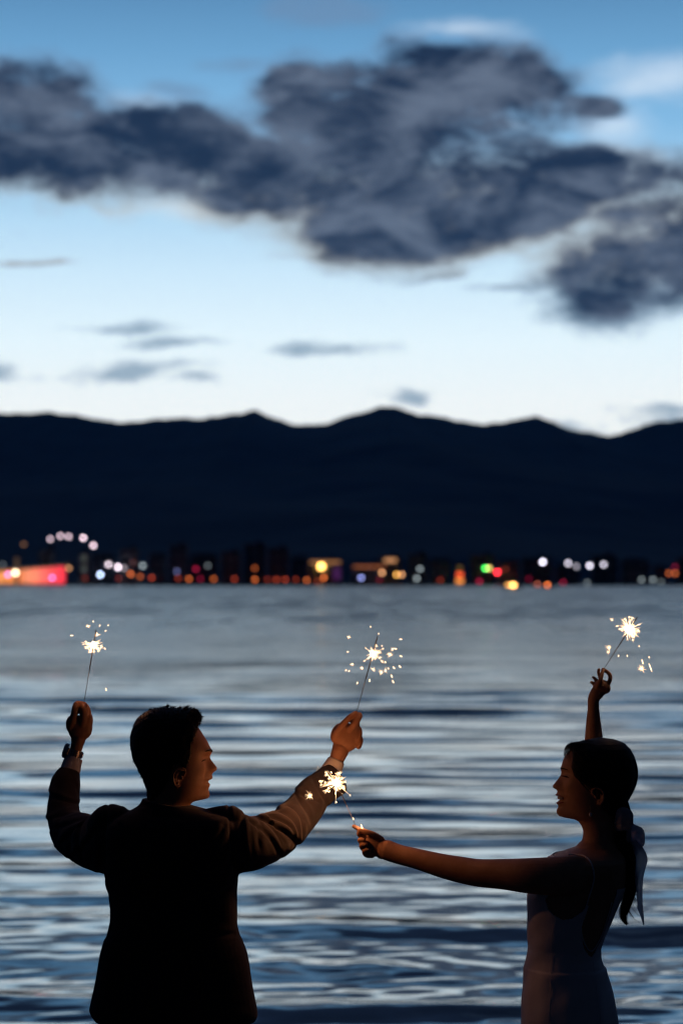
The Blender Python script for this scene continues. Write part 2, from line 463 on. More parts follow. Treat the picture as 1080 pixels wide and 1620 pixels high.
LAMPS = [
 (172, 893, W_, .62, 'white lamp right of the ferris wheel, left one of a bright pair', 'tall'),
 (187, 897, W_, .95, 'brightest white lamp right of the ferris wheel, right one of the pair', 'tall'),
 (196, 899, W_, .14, 'dim white lamp tucked behind the brightest white lamp by the ferris wheel', 'tall'),
 (226, 895, GRY, .30, 'grey white lamp above the orange lamps right of the ferris wheel', 'tall'),
 (159, 909, WB, .95, 'large bluish white lamp low on the shore under the bright pair', 'low'),
 (207, 908, ORG, .50, 'strongest orange lamp of the cluster right of the bluish white lamp', 'low'),
 (222, 912, ORG, .26, 'middle orange lamp of the cluster right of the bluish white lamp', 'low'),
 (240, 914, RED, .28, 'rust red lamp at the right end of the cluster by the bluish white lamp', 'low'),
 (188, 915, RED, .10, 'very dim red lamp under the brightest white lamp', 'low'),
 (135, 915, RED, .09, 'very dim red lamp between the pink pavilion and the bluish white lamp', 'low'),
 (280, 904, PERI, .10, 'faint blue lamp over the left end of the long orange row', 'low'),
 (282, 915, RED, .16, 'dim red lamp under the faint blue lamp', 'low'),
 (299, 916, ORG, .34, 'orange lamp left of the crimson lamp in the long row', 'low'),
 (310, 900, CRIM, .22, 'crimson lamp raised above the left part of the orange row', 'low'),
 (317, 916, CRIM, .12, 'dim wine coloured lamp under the crimson lamp', 'low'),
 (329, 895, GRY, .09, 'faint grey lamp up and right of the crimson lamp', 'tall'),
 (338, 916, ORG, .28, 'orange lamp under the faint grey lamp', 'low'),
 (371, 916, RED, .22, 'lone red lamp in the gap of the orange row', 'low'),
 (403, 899, ORG, .18, 'dull orange lamp standing straight above another orange lamp', 'tall'),
 (403, 917, ORG, .36, 'orange lamp straight below the dull raised one', 'low'),
 (423, 917, RED, .12, 'dim red lamp right of the stacked orange pair', 'low'),
 (437, 917, RED, .26, 'red orange lamp, first of the tight trio left of the yellow lit hotel', 'low'),
 (451, 917, RED, .28, 'red orange lamp, middle of the tight trio left of the yellow lit hotel', 'low'),
 (468, 917, RED, .14, 'dimmest lamp of the row just left of the yellow lit hotel', 'low'),
 (485, 918, ORG, .34, 'orange lamp beside the left foot of the yellow lit hotel', 'low'),
 (502, 920, RED, .14, 'dim red lamp at the waterline under the yellow lit hotel', 'low'),
 (512, 914, ORG, .55, 'bright orange lamp in front of the yellow lit hotel', 'low'),
 (571, 914, PERI, .42, 'periwinkle blue lamp left of the tan lamps', 'low'),
 (604, 906, TAN, .45, 'tan lamp with a pinkish tinge right of the periwinkle lamp', 'low'),
 (600, 917, CRIM, .08, 'faint wine red lamp under the pinkish tan lamp', 'low'),
 (627, 909, YEL, .42, 'yellow tan lamp, left half of a merged pair', 'low'),
 (635, 909, TAN, .42, 'pale tan lamp, right half of a merged pair', 'low'),
 (664, 900, GRY, .22, 'upper grey lamp of the stacked pair left of the orange pagoda', 'tall'),
 (659, 915, GRY, .24, 'lower grey lamp of the stacked pair left of the orange pagoda', 'low'),
 (696, 918, RED, .14, 'dim red lamp just left of the orange pagoda', 'low'),
 (758, 920, CRIM, .26, 'crimson lamp low on the shore right of the orange pagoda', 'low'),
 (798, 901, RED, .09, 'faint red lamp right of the bright red signal', 'tall'),
 (836, 916, CRIM, .08, 'very faint red lamp under the tall white floodlight', 'low'),
 (890, 922, CRIM, .18, 'mauve red lamp under the tall white row', 'low'),
 (928, 926, GRY, .10, 'faint grey lamp at the waterline under the tall white row', 'low'),
 (1014, 917, GRY, .16, 'grey lamp, left one of the pair at the right end of the shore', 'low'),
 (1032, 917, GRY, .18, 'grey lamp, right one of the pair at the right end of the shore', 'low'),
 (1045, 921, GRY, .08, 'faintest grey lamp just right of the grey pair', 'low'),
 (1057, 907, ORG, .28, 'orange lamp at the right edge of the town, lower left of a crimson one', 'low'),
 (1067, 907, ORG, .32, 'brighter orange lamp at the right edge of the town', 'low'),
 (1067, 897, CRIM, .12, 'dim crimson lamp above the orange lamps at the right edge of the town', 'tall'),
 (38, 861, TAN, .06, 'faint brown hillside lamp up left of the ferris wheel', 'tall'),
 (5, 893, GRY, .07, 'faint grey lamp above the left end of the pink pavilion', 'tall'),
 (13, 909, PNK, .62, 'pink lamp in front of the left end of the lit pavilion', 'low'),
 (83, 914, PNK, .55, 'magenta lamp in front of the red end of the lit pavilion', 'low'),
 (109, 899, TAN, .28, 'dull tan lamp at the right end of the lit pavilion roof', 'low'),
]
for px, py, rgb, lum, lab, k in LAMPS:
    lamp(px, py, rgb, lum, lab, Y=YT + (3.0 if k == 'tall' else 0.0))
# floodlight masts on the right
def flood(px, py, lum, label):
    Y = YT + 5
    p = at(px, py, Y); z0 = ground_z(Y); h = p.z - z0
    t = empty('floodlight_mast', (p.x, Y, z0)); tag(t, label, 'floodlight', 'tall white floodlights on the right')
    MB().tube([(0, 0, 0), (0, 0, h - .3)], [0.2, 0.1], 8).build('pole', M_POST, t)
    MB().box(0, 0.15, h, 1.5, 0.3, 1.3).box(0, 0, h + .72, 1.6, .5, .1).build('lamp_head', M_POST, t)
    MB().ball((0, -0.12, h), 0.58, 14, 8, 1, 1, 0.45).build('lens', glow_mat((225, 220, 238), round(lum * 15, 2)), t, True)
flood(858, 889, .92, 'brightest tall white floodlight, set apart left of the row')
flood(898, 891, .42, 'leftmost white floodlight of the row of four')
flood(911, 896, .16, 'dimmest white floodlight of the row of four')
flood(932, 895, .66, 'third and brightest white floodlight of the row of four')
flood(954, 893, .40, 'rightmost white floodlight of the row of four')
# green and red signals
def signal(px, py, rgb, lum, label):
    Y = YT + 2; p = at(px, py, Y); z0 = ground_z(Y); h = p.z - z0
    t = empty('harbour_signal', (p.x, Y, z0)); tag(t, label, 'signal light')
    MB().tube([(0, 0, 0), (0, 0, h)], 0.16, 8).tube([(0, 0, h - 1.1), (0, 0, h - .8)], .5, 8).build('pole', M_POST, t)
    MB().ball((0, 0, h), 0.66, 12, 8, 1.0).build('lantern', glow_mat(rgb, lum * 13), t, True)
    MB().tube([(0, 0, h + .6), (0, 0, h + .8), (0, 0, h + 1.1)], [.5, .45, .05], 8).build('cap', M_POST, t)
signal(767, 899, GRN, .75, 'bright green signal light left of the red one')
signal(773, 899, (235, 200, 110), .45, 'amber signal light overlapping the green one')
signal(786, 905, (255, 50, 62), 1.1, 'bright red signal light right of the green one')

# ferris wheel
def wheel():
    Y = YT + 10; c = at(113, 890, Y); r = 42.0 * Y / F; z0 = ground_z(Y)
    t = empty('ferris_wheel', (c.x, Y, z0)); tag(t, 'dark ferris wheel above the lit pavilion with five white lamps on its top arc', 'ferris wheel')
    hz = c.z - z0
    for dy in (-1.1, 1.1):
        MB().tube([(r * math.cos(a), dy, hz + r * math.sin(a)) for a in [2 * math.pi * k / 48 for k in range(49)]], 0.13, 5, False).build('rim', M_POST, t)
    MB().tube([(0, -2.2, hz), (0, 2.2, hz)], 0.5, 12).build('hub', M_POST, t)
    for s in (-1, 1):
        for dy in (-2, 2):
            MB().tube([(0, dy, hz), (s * r * .62, dy * 1.6, 0)], 0.22, 6).build('leg', M_POST, t)
    sp = MB().tube([(0, 0, 0), (r, 0, 0)], 0.06, 4)
    cab = MB().box(0, 0, -1.0, 1.3, 1.2, 1.3).tube([(0, 0, -.35), (0, 0, 0)], .08, 5)
    sme = cme = None
    for k in range(16):
        a = 2 * math.pi * k / 16
        if sme is None:
            o = sp.build('spoke', M_POST, t); sme = o.data
            g = cab.build('gondola', M_POST, t); cme = g.data
        else:
            o = link(bpy.data.objects.new('spoke', sme), t); g = link(bpy.data.objects.new('gondola', cme), t)
        o.location = (0, 0, hz); o.rotation_euler = (0, -a, 0)
        g.location = (r * math.cos(a), 0, hz + r * math.sin(a))
    for px, py, l in ((80, 853, .34), (96, 848, .42), (109, 849, .40), (132, 851, .72), (148, 863, .66)):
        p = at(px, py, Y - 1.5)
        MB().ball((p.x - c.x, -1.5, p.z - z0), 0.6, 12, 8).build('rim_lamp', glow_mat((236, 208, 222), l * 13), t, True)
wheel()

# buildings
M_WALLS = [vary(mat('far_plaster', (0.2, 0.2, 0.2, 1), 0.9), c, tuple(v_ * 1.4 for v_ in c[:3]) + (1,), 0.15) for c in ((0.22, 0.26, 0.32, 1), (0.28, 0.30, 0.34, 1), (0.19, 0.23, 0.31, 1))]
M_ROOF = mat('far_roof_tile', (0.05, 0.055, 0.07, 1), 0.85)
M_PANE = mat('far_dark_glass', (0.02, 0.03, 0.04, 1), 0.1)
M_FRAME = mat('far_window_frame', (0.2, 0.2, 0.21, 1), 0.7)
random.seed(7)
def building(px0, px1, ptop, label, Y, style='flat', lit=(), wall=None, nrow=None, ncol=None):
    a, b = at(px0, ptop, Y), at(px1, ptop, Y)
    w = b.x - a.x; z0 = ground_z(Y) - 0.3; h = a.z - z0; d = 9.0
    t = empty('town_building', ((a.x + b.x) / 2, Y + d / 2, z0)); tag(t, label, 'building', 'buildings of the far town')
    wm = wall or M_WALLS[random.randrange(3)]
    MB().box(0, 0, h / 2, w, d, h).build('wall', wm, t)
    if style == 'gable':
        o = 0.4; rh = min(w * .25, 2.6)
        v_ = [(-w / 2 - o, -d / 2 - o, h + .01), (w / 2 + o, -d / 2 - o, h + .01), (w / 2 + o, d / 2 + o, h + .01), (-w / 2 - o, d / 2 + o, h + .01), (-w / 2 + 1, 0, h + rh), (w / 2 - 1, 0, h + rh)]
        mesh_obj('roof', v_, [(0, 3, 2, 1), (0, 1, 5, 4), (1, 2, 5), (2, 3, 4, 5), (3, 0, 4)], M_ROOF, t, False)
    else:
        m = MB().box(0, 0, h + .2, w + .3, d + .3, .4).box(w * .2, 0, h + 1.0, min(2.4, w * .4), 2.4, 1.25)
        m.build('roof', M_ROOF, t)
    nr = nrow or max(1, int(h / 3.3)); nc = ncol or max(1, int(w / 3.4)); fm = pm = None
    for i in range(nr):
        for j in range(nc):
            x = -w / 2 + (j + .5) * w / nc; z = (i + .55) * h / nr
            if fm is None:
                f = MB().box(0, 0, -.8, 1.7, .16, .12).box(0, 0, .8, 1.7, .16, .12).box(-.8, 0, 0, .1, .16, 1.48).box(.8, 0, 0, .1, .16, 1.48).build('window', M_FRAME, t); fm = f.data
                g = MB().box(0, .03, 0, 1.48, .05, 1.46).build('pane', M_PANE, f); pm = g.data
            else:
                f = link(bpy.data.objects.new('window', fm), t); g = link(bpy.data.objects.new('pane', pm), f)
            f.location = (x, -d / 2 - .08, z)
            for (li, lj, rgb, lum) in lit:
                if (li, lj) == (i, j):
                    g.data = pm.copy(); g.data.materials[0] = glow_mat(rgb, lum)
    return t, w, h, d, z0
DIM = ((200, 140, 90), 1.2)
B = [
 (-60, -22, 884, 'dark low block beyond the left end of the lit pavilion', 'flat', ()),
 (62, 84, 872, 'dark block rising behind the red end of the pavilion, left of the wheel legs', 'flat', ()),
 (126, 140, 876, 'narrow dark tower just right of the ferris wheel', 'flat', ((1, 0, (120, 130, 120), .7), (2, 0, (120, 130, 120), .7), (0, 0, (120, 130, 120), .5))),
 (146, 180, 884, 'gabled dark house behind the large bluish white lamp', 'gable', ()),
 (190, 218, 870, 'dark block behind the brightest white lamp', 'flat', ((2, 1, (120, 70, 60), .8),)),
 (236, 262, 880, 'gabled house behind the rust red lamp', 'gable', ()),
 (268, 296, 864, 'tall dark block behind the faint blue lamp', 'flat', ()),
 (300, 344, 884, 'wide low house behind the crimson lamp', 'gable', ()),
 (350, 380, 874, 'dark block behind the lone red lamp', 'flat', ()),
 (386, 420, 862, 'tall block behind the dull orange raised lamp', 'flat', ()),
 (424, 456, 868, 'tall block behind the tight trio of red orange lamps', 'flat', ()),
 (460, 486, 884, 'low gabled house left of the yellow lit hotel', 'gable', ()),
 (646, 676, 878, 'dark block with two dim windows behind the stacked grey lamps', 'flat', ((3, 0, (150, 90, 90), 1.0), (3, 1, (150, 90, 90), 1.0))),
 (680, 712, 890, 'low gabled house left of the orange pagoda', 'gable', ()),
 (744, 782, 880, 'dark block behind the green and red signals', 'flat', ()),
 (790, 820, 892, 'low house right of the red signal', 'gable', ()),
 (826, 872, 884, 'dark block behind the foot of the brightest floodlight', 'flat', ()),
 (880, 916, 900, 'low gabled house under the row of floodlights', 'gable', ()),
 (936, 976, 880, 'dark block behind the rightmost floodlight', 'flat', ()),
 (984, 1026, 892, 'wide low house behind the pair of grey lamps', 'gable', ()),
 (1034, 1054, 898, 'small house left of the orange lamps at the right edge', 'gable', ()),
 (1072, 1110, 884, 'dark block at the right edge of the town', 'flat', ()),
]
for i, (a, b, tp, lab, st, lit) in enumerate(B):
    building(a, b, tp, lab, YT + 14 + (i * 7) % 13, st, lit)
# yellow lit hotel
t, w, h, d, z0 = building(488, 540, 886, 'yellow lit hotel with a glowing top storey and a purple strip at its right end', YT + 8, 'flat', (), M_WALLS[1], 3, 4)
hp = at(508, 896, YT + 6)
MB().box(0, -d / 2 - .3, h - .9, w * .92, .3, 1.0).build('lit_parapet', glow_mat((190, 130, 85), .8), t)
MB().ball((hp.x - t.location.x, -d / 2 - .7, hp.z - z0), 1.25, 14, 8, 1, 1, .5).build('lantern', glow_mat((255, 190, 95), 9.0), t, True)
MB().box(w * .36, -d / 2 - .35, h * .45, w * .2, .3, h * .5).build('purple_screen', glow_mat((120, 60, 140), .28), t)
# tan lit terraces
t, w, h, d, z0 = building(556, 612, 894, 'long terrace building with a brown lit balcony strip', YT + 9, 'flat', (), M_WALLS[0], 2, 4)
MB().box(0, -d / 2 - .3, h - .7, w * .9, .3, .8).build('lit_balcony', glow_mat((190, 110, 70), .75), t)
t, w, h, d, z0 = building(600, 634, 882, 'taller building with one tan lit top floor behind the tan lamps', YT + 16, 'flat', (), M_WALLS[1], 3, 3)
MB().box(0, -d / 2 - .3, h - 1.2, w * .55, .3, 1.4).build('lit_floor', glow_mat((225, 160, 110), 1.0), t)
# orange pagoda
def pagoda():
    Y = YT + 2; b = at(727, 926, Y); z0 = ground_z(Y)
    t = empty('pagoda', (b.x, Y + 3, z0)); tag(t, 'small orange lit pagoda tower at the water edge', 'pagoda')
    zt = at(727, 893, Y).z - z0; n = 3
    z = 0
    cols = (((250, 150, 70), 1.6), ((250, 90, 50), 2.0), ((150, 120, 60), .5))
    for i in range(n):
        w = 3.6 - i * .7; hh = zt / n - .35
        MB().box(0, 0, z + hh / 2, w, w, hh).build('storey', M_ROOF, t)
        MB().box(0, -w / 2 - .04, z + hh / 2, w * .8, .06, hh * .72).build('lit_screen', glow_mat(*cols[i]), t)
        e = w / 2 + .8
        mesh_obj('roof', [(-e, -e, z + hh + .02), (e, -e, z + hh + .02), (e, e, z + hh + .02), (-e, e, z + hh + .02), (-w * .3, -w * .3, z + hh + .6), (w * .3, -w * .3, z + hh + .6), (w * .3, w * .3, z + hh + .6), (-w * .3, w * .3, z + hh + .6)],
                 [(0, 3, 2, 1), (4, 5, 6, 7), (0, 1, 5, 4), (1, 2, 6, 5), (2, 3, 7, 6), (3, 0, 4, 7)], M_ROOF, t, False)
        z += hh + .35
    MB().tube([(0, 0, z), (0, 0, z + 1.6)], [.15, .03], 6).build('finial', M_ROOF, t)
pagoda()
# lit pavilion at the left
def pavilion():
    Y = YT + 4; z0 = ground_z(Y)
    xl, xr = at(-70, 900, Y).x, at(103, 900, Y).x
    zl, zr = at(0, 903, Y).z - z0, at(103, 895, Y).z - z0
    slope = (zr - zl) / (xr - at(0, 0, Y).x)
    t = empty('lit_pavilion', ((xl + xr) / 2, Y + 4, z0)); tag(t, 'long low pavilion at the left with a wall of yellow to red light panels', 'pavilion')
    cx = (xl + xr) / 2
    def zz(x): return zr + (x - xr) * slope
    v_ = [(xl - cx, -3.9, 0), (xr - cx, -3.9, 0), (xr - cx, -3.9, zr), (xl - cx, -3.9, zz(xl)), (xl - cx, 4, 0), (xr - cx, 4, 0), (xr - cx, 4, zr), (xl - cx, 4, zz(xl))]
    mesh_obj('wall', v_, [(0, 1, 2, 3), (1, 5, 6, 2), (5, 4, 7, 6), (4, 0, 3, 7), (3, 2, 6, 7), (0, 4, 5, 1)], M_WALLS[1], t, False)
    n = 13
    cols = [(255, 196, 90), (255, 196, 90), (255, 190, 95), (255, 186, 90), (255, 170, 90), (255, 160, 90), (255, 150, 80), (255, 140, 80), (255, 150, 110), (255, 130, 100), (250, 105, 95), (245, 80, 80), (250, 60, 75)]
    for i in range(n):
        x0 = xl + (xr - xl) * i / n + .08; x1 = xl + (xr - xl) * (i + 1) / n - .08; xm = (x0 + x1) / 2
        hh = zz(xm) - .55
        MB().box(xm - cx, -3.98, .25 + hh / 2, x1 - x0, .1, hh).build('light_panel', glow_mat(cols[i], 1.35 if i > 8 else 1.1), t)
    e = [(xl - cx - .4, -4.6, zz(xl) + .15), (xr - cx + 1.6, -4.6, zr + .3), (xr - cx + 1.6, 4.6, zr + .3), (xl - cx - .4, 4.6, zz(xl) + .15)]
    mesh_obj('roof', e + [(a, b, c + .3) for a, b, c in e], [(0, 3, 2, 1), (4, 5, 6, 7), (0, 1, 5, 4), (1, 2, 6, 5), (2, 3, 7, 6), (3, 0, 4, 7)], glow_mat((120, 105, 85), .55), t, False)  # roof glows itself, standing in for light falling on it
    tw = at(27, 882, Y - 3); hh = tw.z - z0
    u = empty('clock_tower', (tw.x, Y - 3, z0)); tag(u, 'pale lit tower standing in front of the pavilion near the left edge', 'tower')
    MB().box(0, 0, hh / 2, 1.6, 1.6, hh).build('shaft', glow_mat((120, 95, 75), .38), u)  # shaft glows itself, in place of lamplight on its walls
    mesh_obj('roof', [(-1.1, -1.1, hh), (1.1, -1.1, hh), (1.1, 1.1, hh), (-1.1, 1.1, hh), (0, 0, hh + 1.6)], [(0, 3, 2, 1), (0, 1, 4), (1, 2, 4), (2, 3, 4), (3, 0, 4)], M_ROOF, u, False)
    c = at(25, 906, Y - 4)
    MB().ball((c.x - tw.x, -1.1, c.z - z0), .9, 14, 8, 1, 1, .4).build('clock_lamp', glow_mat((255, 232, 190), 7.0), u, True)
pavilion()
# small boats with lamps nearer than the shore
M_HULL = mat('boat_hull_paint', (0.08, 0.1, 0.14, 1), 0.5)
def boat(px, pw, Y, rgb, lum, label, wide):
    c = at(px, pw, Y); L = 5.5 if wide else 3.2
    t = empty('boat', (c.x, Y, WZ)); tag(t, label, 'boat')
    ring = lambda z, k: [(-L / 2 * k, -.7 * k, z), (L * .3 * k, -.8 * k, z), (L / 2 * k * 1.08, 0, z + .15), (L * .3 * k, .8 * k, z), (-L / 2 * k, .7 * k, z)]
    v_ = ring(-.2, .8) + ring(.55, 1.0)
    f = [(4, 3, 2, 1, 0), (5, 6, 7, 8, 9)] + [(i, (i + 1) % 5, 5 + (i + 1) % 5, 5 + i) for i in range(5)]
    mesh_obj('hull', v_, f, M_HULL, t, False)
    z = c.z - WZ
    if wide:
        MB().box(-.2, 0, .95, 2.6, 1.1, .8).box(-.2, 0, 1.41, 3.0, 1.3, .1).build('cabin', M_HULL, t)
        for k in range(3): MB().box(-1.05 + k * .85, -.58, .98, .72, .06, .55).build('window', glow_mat(rgb, lum), t)
    MB().tube([(-.3 if not wide else 1.4, 0, .5), (-.3 if not wide else 1.4, 0, max(z, .8))], .05, 5).build('mast', M_POST, t)
    MB().ball((-.3 if not wide else 0.3, -.75 if wide else 0, max(z, .8) + (.1 if wide else 0)), .42, 12, 8, 1, 1.6 if wide else 1).build('lamp', glow_mat(rgb, lum * 2.6), t, True)
boat(809, 929, 640, (255, 180, 95), 4.2, 'small cabin boat with yellow lit windows off the shore under the floodlights', True)
boat(867, 928, 700, ORG, 2.6, 'small open boat with an orange lamp, right of the yellow lit boat', False)
boat(851, 925, 760, (190, 100, 80), 1.6, 'small open boat with a dim rust lamp, between the two brighter boats', False)
# ------------------------------------------------------------------ the couple: tools
PX = YP / F                       # metres per photograph pixel at the couple
def w3(px, py, d=0.0): return at(px, py, YP + d)

def loft(rings, seg=32):
    """rings: (centre, u, v, exponent); closed with caps"""
    V, Fc = [], []
    for c, u, v_, e in rings:
        for k in range(seg):
            t = 2 * math.pi * k / seg; cs, sn = math.cos(t), math.sin(t)
            a = math.copysign(abs(cs) ** (2.0 / e), cs); b = math.copysign(abs(sn) ** (2.0 / e), sn)
            V.append(c + u * a + v_ * b)
    for i in range(len(rings) - 1):
        for k in range(seg):
            k2 = (k + 1) % seg
            Fc.append((i * seg + k, i * seg + k2, (i + 1) * seg + k2, (i + 1) * seg + k))
    Fc.append(tuple(range(seg))[::-1]); n = (len(rings) - 1) * seg
    Fc.append(tuple(n + k for k in range(seg)))
    return V, Fc

def resample(keys, n):
    """Catmull-Rom through tuples of numbers"""
    K = np.array(keys, float); d = np.r_[0, np.cumsum(np.maximum(np.linalg.norm(np.diff(K[:, :3], axis=0), axis=1), 1e-6))]
    out = []
    for s in np.linspace(0, d[-1], n):
        i = min(max(np.searchsorted(d, s, 'right') - 1, 0), len(K) - 2)
        t = (s - d[i]) / (d[i + 1] - d[i])
        p0, p1, p2, p3 = K[max(i - 1, 0)], K[i], K[i + 1], K[min(i + 2, len(K) - 1)]
        out.append(0.5 * (2 * p1 + (p2 - p0) * t + (2 * p0 - 5 * p1 + 4 * p2 - p3) * t * t + (3 * p1 - p0 - 3 * p2 + p3) * t ** 3))
    return out

def limb(keys, n=24, seg=24, wrinkle=None, flat=1.0, round_ends=True):
    """keys: (px, py, depth, radius in photograph pixels); flat squashes it towards the lens axis"""
    P = resample([(*w3(a, b, d), r * PX) for a, b, d, r in keys], n)
    pts = [Vector(p[:3]) for p in P]; rad = [float(p[3]) for p in P]
    if round_ends:
        for end in (0, 1):
            i = 0 if end == 0 else -1; j = 1 if end == 0 else -2
            d = (pts[i] - pts[j]).normalized(); r = rad[i]; p0 = pts[i].copy()
            ex = [(p0 + d * r * math.sin(a), r * math.cos(a)) for a in (0.5, 0.95, 1.3)]
            if end == 0:
                for q, rr in ex: pts.insert(0, q); rad.insert(0, rr)
            else:
                for q, rr in ex: pts.append(q); rad.append(rr)
    V, Fc, up = [], [], None
    m = len(pts)
    for i, p in enumerate(pts):
        d = (pts[min(i + 1, m - 1)] - pts[max(i - 1, 0)]).normalized()
        if up is None: up = Vector((0, 1, 0)) if abs(d.y) < .9 else Vector((0, 0, 1))
        a = (up - d * up.dot(d)).normalized(); up = a; b = d.cross(a)
        for k in range(seg):
            t = 2 * math.pi * k / seg
            r = rad[i]
            if wrinkle: r *= 1 + wrinkle(i / (m - 1), t)
            V.append(p + a * (r * flat * math.cos(t)) + b * (r * math.sin(t)))
    for i in range(m - 1):
        for k in range(seg):
            k2 = (k + 1) % seg
            Fc.append((i * seg + k, i * seg + k2, (i + 1) * seg + k2, (i + 1) * seg + k))
    Fc.append(tuple(range(seg))[::-1]); Fc.append(tuple((m - 1) * seg + k for k in range(seg)))
    return V, Fc
def blob(px, py, d, rx, ry, rd, rot=0.0):
    """ellipsoid: radii in photograph pixels across, up and in depth"""
    m = MB().ball((0, 0, 0), 1.0, 24, 16)
    c = w3(px, py, d); cs, sn = math.cos(rot), math.sin(rot)
    return [c + Vector((x * rx * cs - z * ry * sn, y * rd, x * rx * sn + z * ry * cs)) * PX for x, y, z in m.v], list(m.f)
def join(parts):
    V, Fc = [], []
    for v_, f in parts:
        n = len(V); V += [Vector(q) for q in v_]; Fc += [tuple(n + i for i in q) for q in f]
    return V, Fc
def fuse(name, parts, voxel, m, parent=None, smooth=2, fac=0.5, disp=None, origin=None):
    """melts overlapping closed shapes into one continuous skin"""
    V, Fc = join(parts)
    org = Vector(origin) if origin is not None else Vector((0, 0, 0))
    me = bpy.data.meshes.new(name); me.from_pydata([tuple(q - org) for q in V], [], Fc); me.update()
    bm = bmesh.new(); bm.from_mesh(me); bmesh.ops.recalc_face_normals(bm, faces=bm.faces); bm.to_mesh(me); bm.free()
    tmp = bpy.data.objects.new('tmp', me); COL.objects.link(tmp)
    r = tmp.modifiers.new('r', 'REMESH'); r.mode = 'VOXEL'; r.voxel_size = voxel; r.adaptivity = 0.0
    if smooth:
        s = tmp.modifiers.new('s', 'SMOOTH'); s.factor = fac; s.iterations = smooth
    dg = bpy.context.evaluated_depsgraph_get()
    out = bpy.data.meshes.new_from_object(tmp.evaluated_get(dg)); out.name = name
    bpy.data.objects.remove(tmp); bpy.data.meshes.remove(me)
    out.materials.clear()
    for q in (m if isinstance(m, (list, tuple)) else [m]): out.materials.append(q)
    if disp:
        n = len(out.vertices); co = np.empty(n * 3, np.float32); no = np.empty(n * 3, np.float32)
        out.vertices.foreach_get('co', co); out.vertices.foreach_get('normal', no)
        co = co.reshape(-1, 3) + np.array(org, np.float32); no = no.reshape(-1, 3)
        co2 = co + no * disp(co)[:, None] - np.array(org, np.float32)
        out.vertices.foreach_set('co', co2.astype(np.float32).ravel()); out.update()
    out.polygons.foreach_set('use_smooth', [True] * len(out.polygons))
    o = bpy.data.objects.new(name, out); o.location = org
    return link(o, parent)

def poly_sd(P, poly):
    """signed distance (inside positive) of points P (n,2) to a polygon"""
    P = np.asarray(P, float); A = np.array(poly, float); B_ = np.roll(A, -1, 0)
    dmin = np.full(len(P), 1e9); ins = np.zeros(len(P), bool)
    for a, b in zip(A, B_):
        ab = b - a; t = np.clip(((P - a) @ ab) / max(ab @ ab, 1e-12), 0, 1)
        dmin = np.minimum(dmin, np.linalg.norm(P - (a + t[:, None] * ab), axis=1))
        c = ((a[1] > P[:, 1]) != (b[1] > P[:, 1])) & (P[:, 0] < (b[0] - a[0]) * (P[:, 1] - a[1]) / (b[1] - a[1] + 1e-12) + a[0])
        ins ^= c
    return np.where(ins, dmin, -dmin)

class Head:
    """a head turned from its traced side view; s=+1 looks right, -1 looks left"""
    def __init__(h, s, x0, front, base, back, half, yaw, d, py0, ny=.5):
        h.s, h.x0, h.yaw, h.d = s, x0, yaw, d
        h.front, h.base, h.back, h.half = (np.array(q, float) for q in (front, base, back, half))
        h.py0 = py0
    def I(h, arr, py): return np.interp(py, arr[:, 0], arr[:, 1])
    def world(h, u, y, py):
        """u forward pixels from x0, y sideways metres (towards the lens positive), py photo row"""
        c = w3(h.x0, 1200, h.d)
        U = u * PX; cy, sy = math.cos(h.yaw), math.sin(h.yaw)
        X = h.s * (U * cy) + h.s * y * sy
        Y = U * sy - y * cy
        Z = (c.z + (1200 - py) * PX)
        return np.stack([c.x + X, c.y + Y, Z], -1)
    def grid(h, rows, seg, feat=True):
        th = np.linspace(0, 2 * math.pi, seg, endpoint=False)
        th = th - 0.45 * np.sin(th) * (0.9)          # denser to the front
        py = rows[:, None]; T = th[None]
        f = h.s * (h.I(h.base, py) - h.x0); b = h.s * (h.I(h.back, py) - h.x0); w = h.I(h.half, py)
        tr = h.s * (h.I(h.front, py) - h.x0)
        f, b = np.maximum(f, b), np.minimum(f, b)
        c = b + 0.46 * (f - b)
        ef = np.interp(py, [h.py0 - 40, h.py0 + 40, h.py0 + 72, h.py0 + 85], [2.0, 2.0, 1.75, 2.0])
        cs, sn = np.cos(T), np.sin(T)
        a = np.sign(cs) * np.abs(cs) ** (2 / np.where(cs > 0, ef, 2.1)); bb = np.sign(sn) * np.abs(sn) ** (2 / np.where(cs > 0, ef + .25, 2.1))
        u = c + np.where(cs > 0, f - c, c - b) * a
        y = w * bb
        if feat:
            q = (py - h.py0)
            D = tr - f
            wy = np.interp(q, [-30, -12, -6, 0, 8, 17, 22, 27, 32, 45, 55, 64, 70], [.05, .045, .020, .0095, .0115, .0150, .0175, .020, .023, .020, .019, .024, .03])
            u = u + np.where(cs > 0, D * np.exp(-np.abs(y / wy) ** 2.0), 0)
            ay = np.abs(y)
            fr = (cs > 0)
            g = lambda y0, sy, q0, sq: np.exp(-((ay - y0) / sy) ** 2 - ((q - q0) / sq) ** 2) * fr
            u = u - 5.2 * g(.031, .014, 1, 6.5)              # eye socket
            u = u + 3.0 * g(.030, .012, 2.5, 4.0)            # eyeball under the lid
            u = u - 0.9 * g(.031, .013, 4.6, 1.0)            # slit
            u = u + 1.8 * g(.030, .018, -9, 4.5)             # brow
            u = u + 3.2 * g(.042, .016, 19, 9)               # cheek lifted by the smile
            u = u - 1.6 * g(.027, .005, 27, 9)               # fold beside nose and mouth
            u = u + 1.6 * g(.0125, .005, 18, 3.6)            # wing of the nose
        return u, y, py + 0 * u
    def surface(h, rows, seg=160, feat=True):
        u, y, py = h.grid(rows, seg, feat)
        return h.world(u, y, py), u, y, py
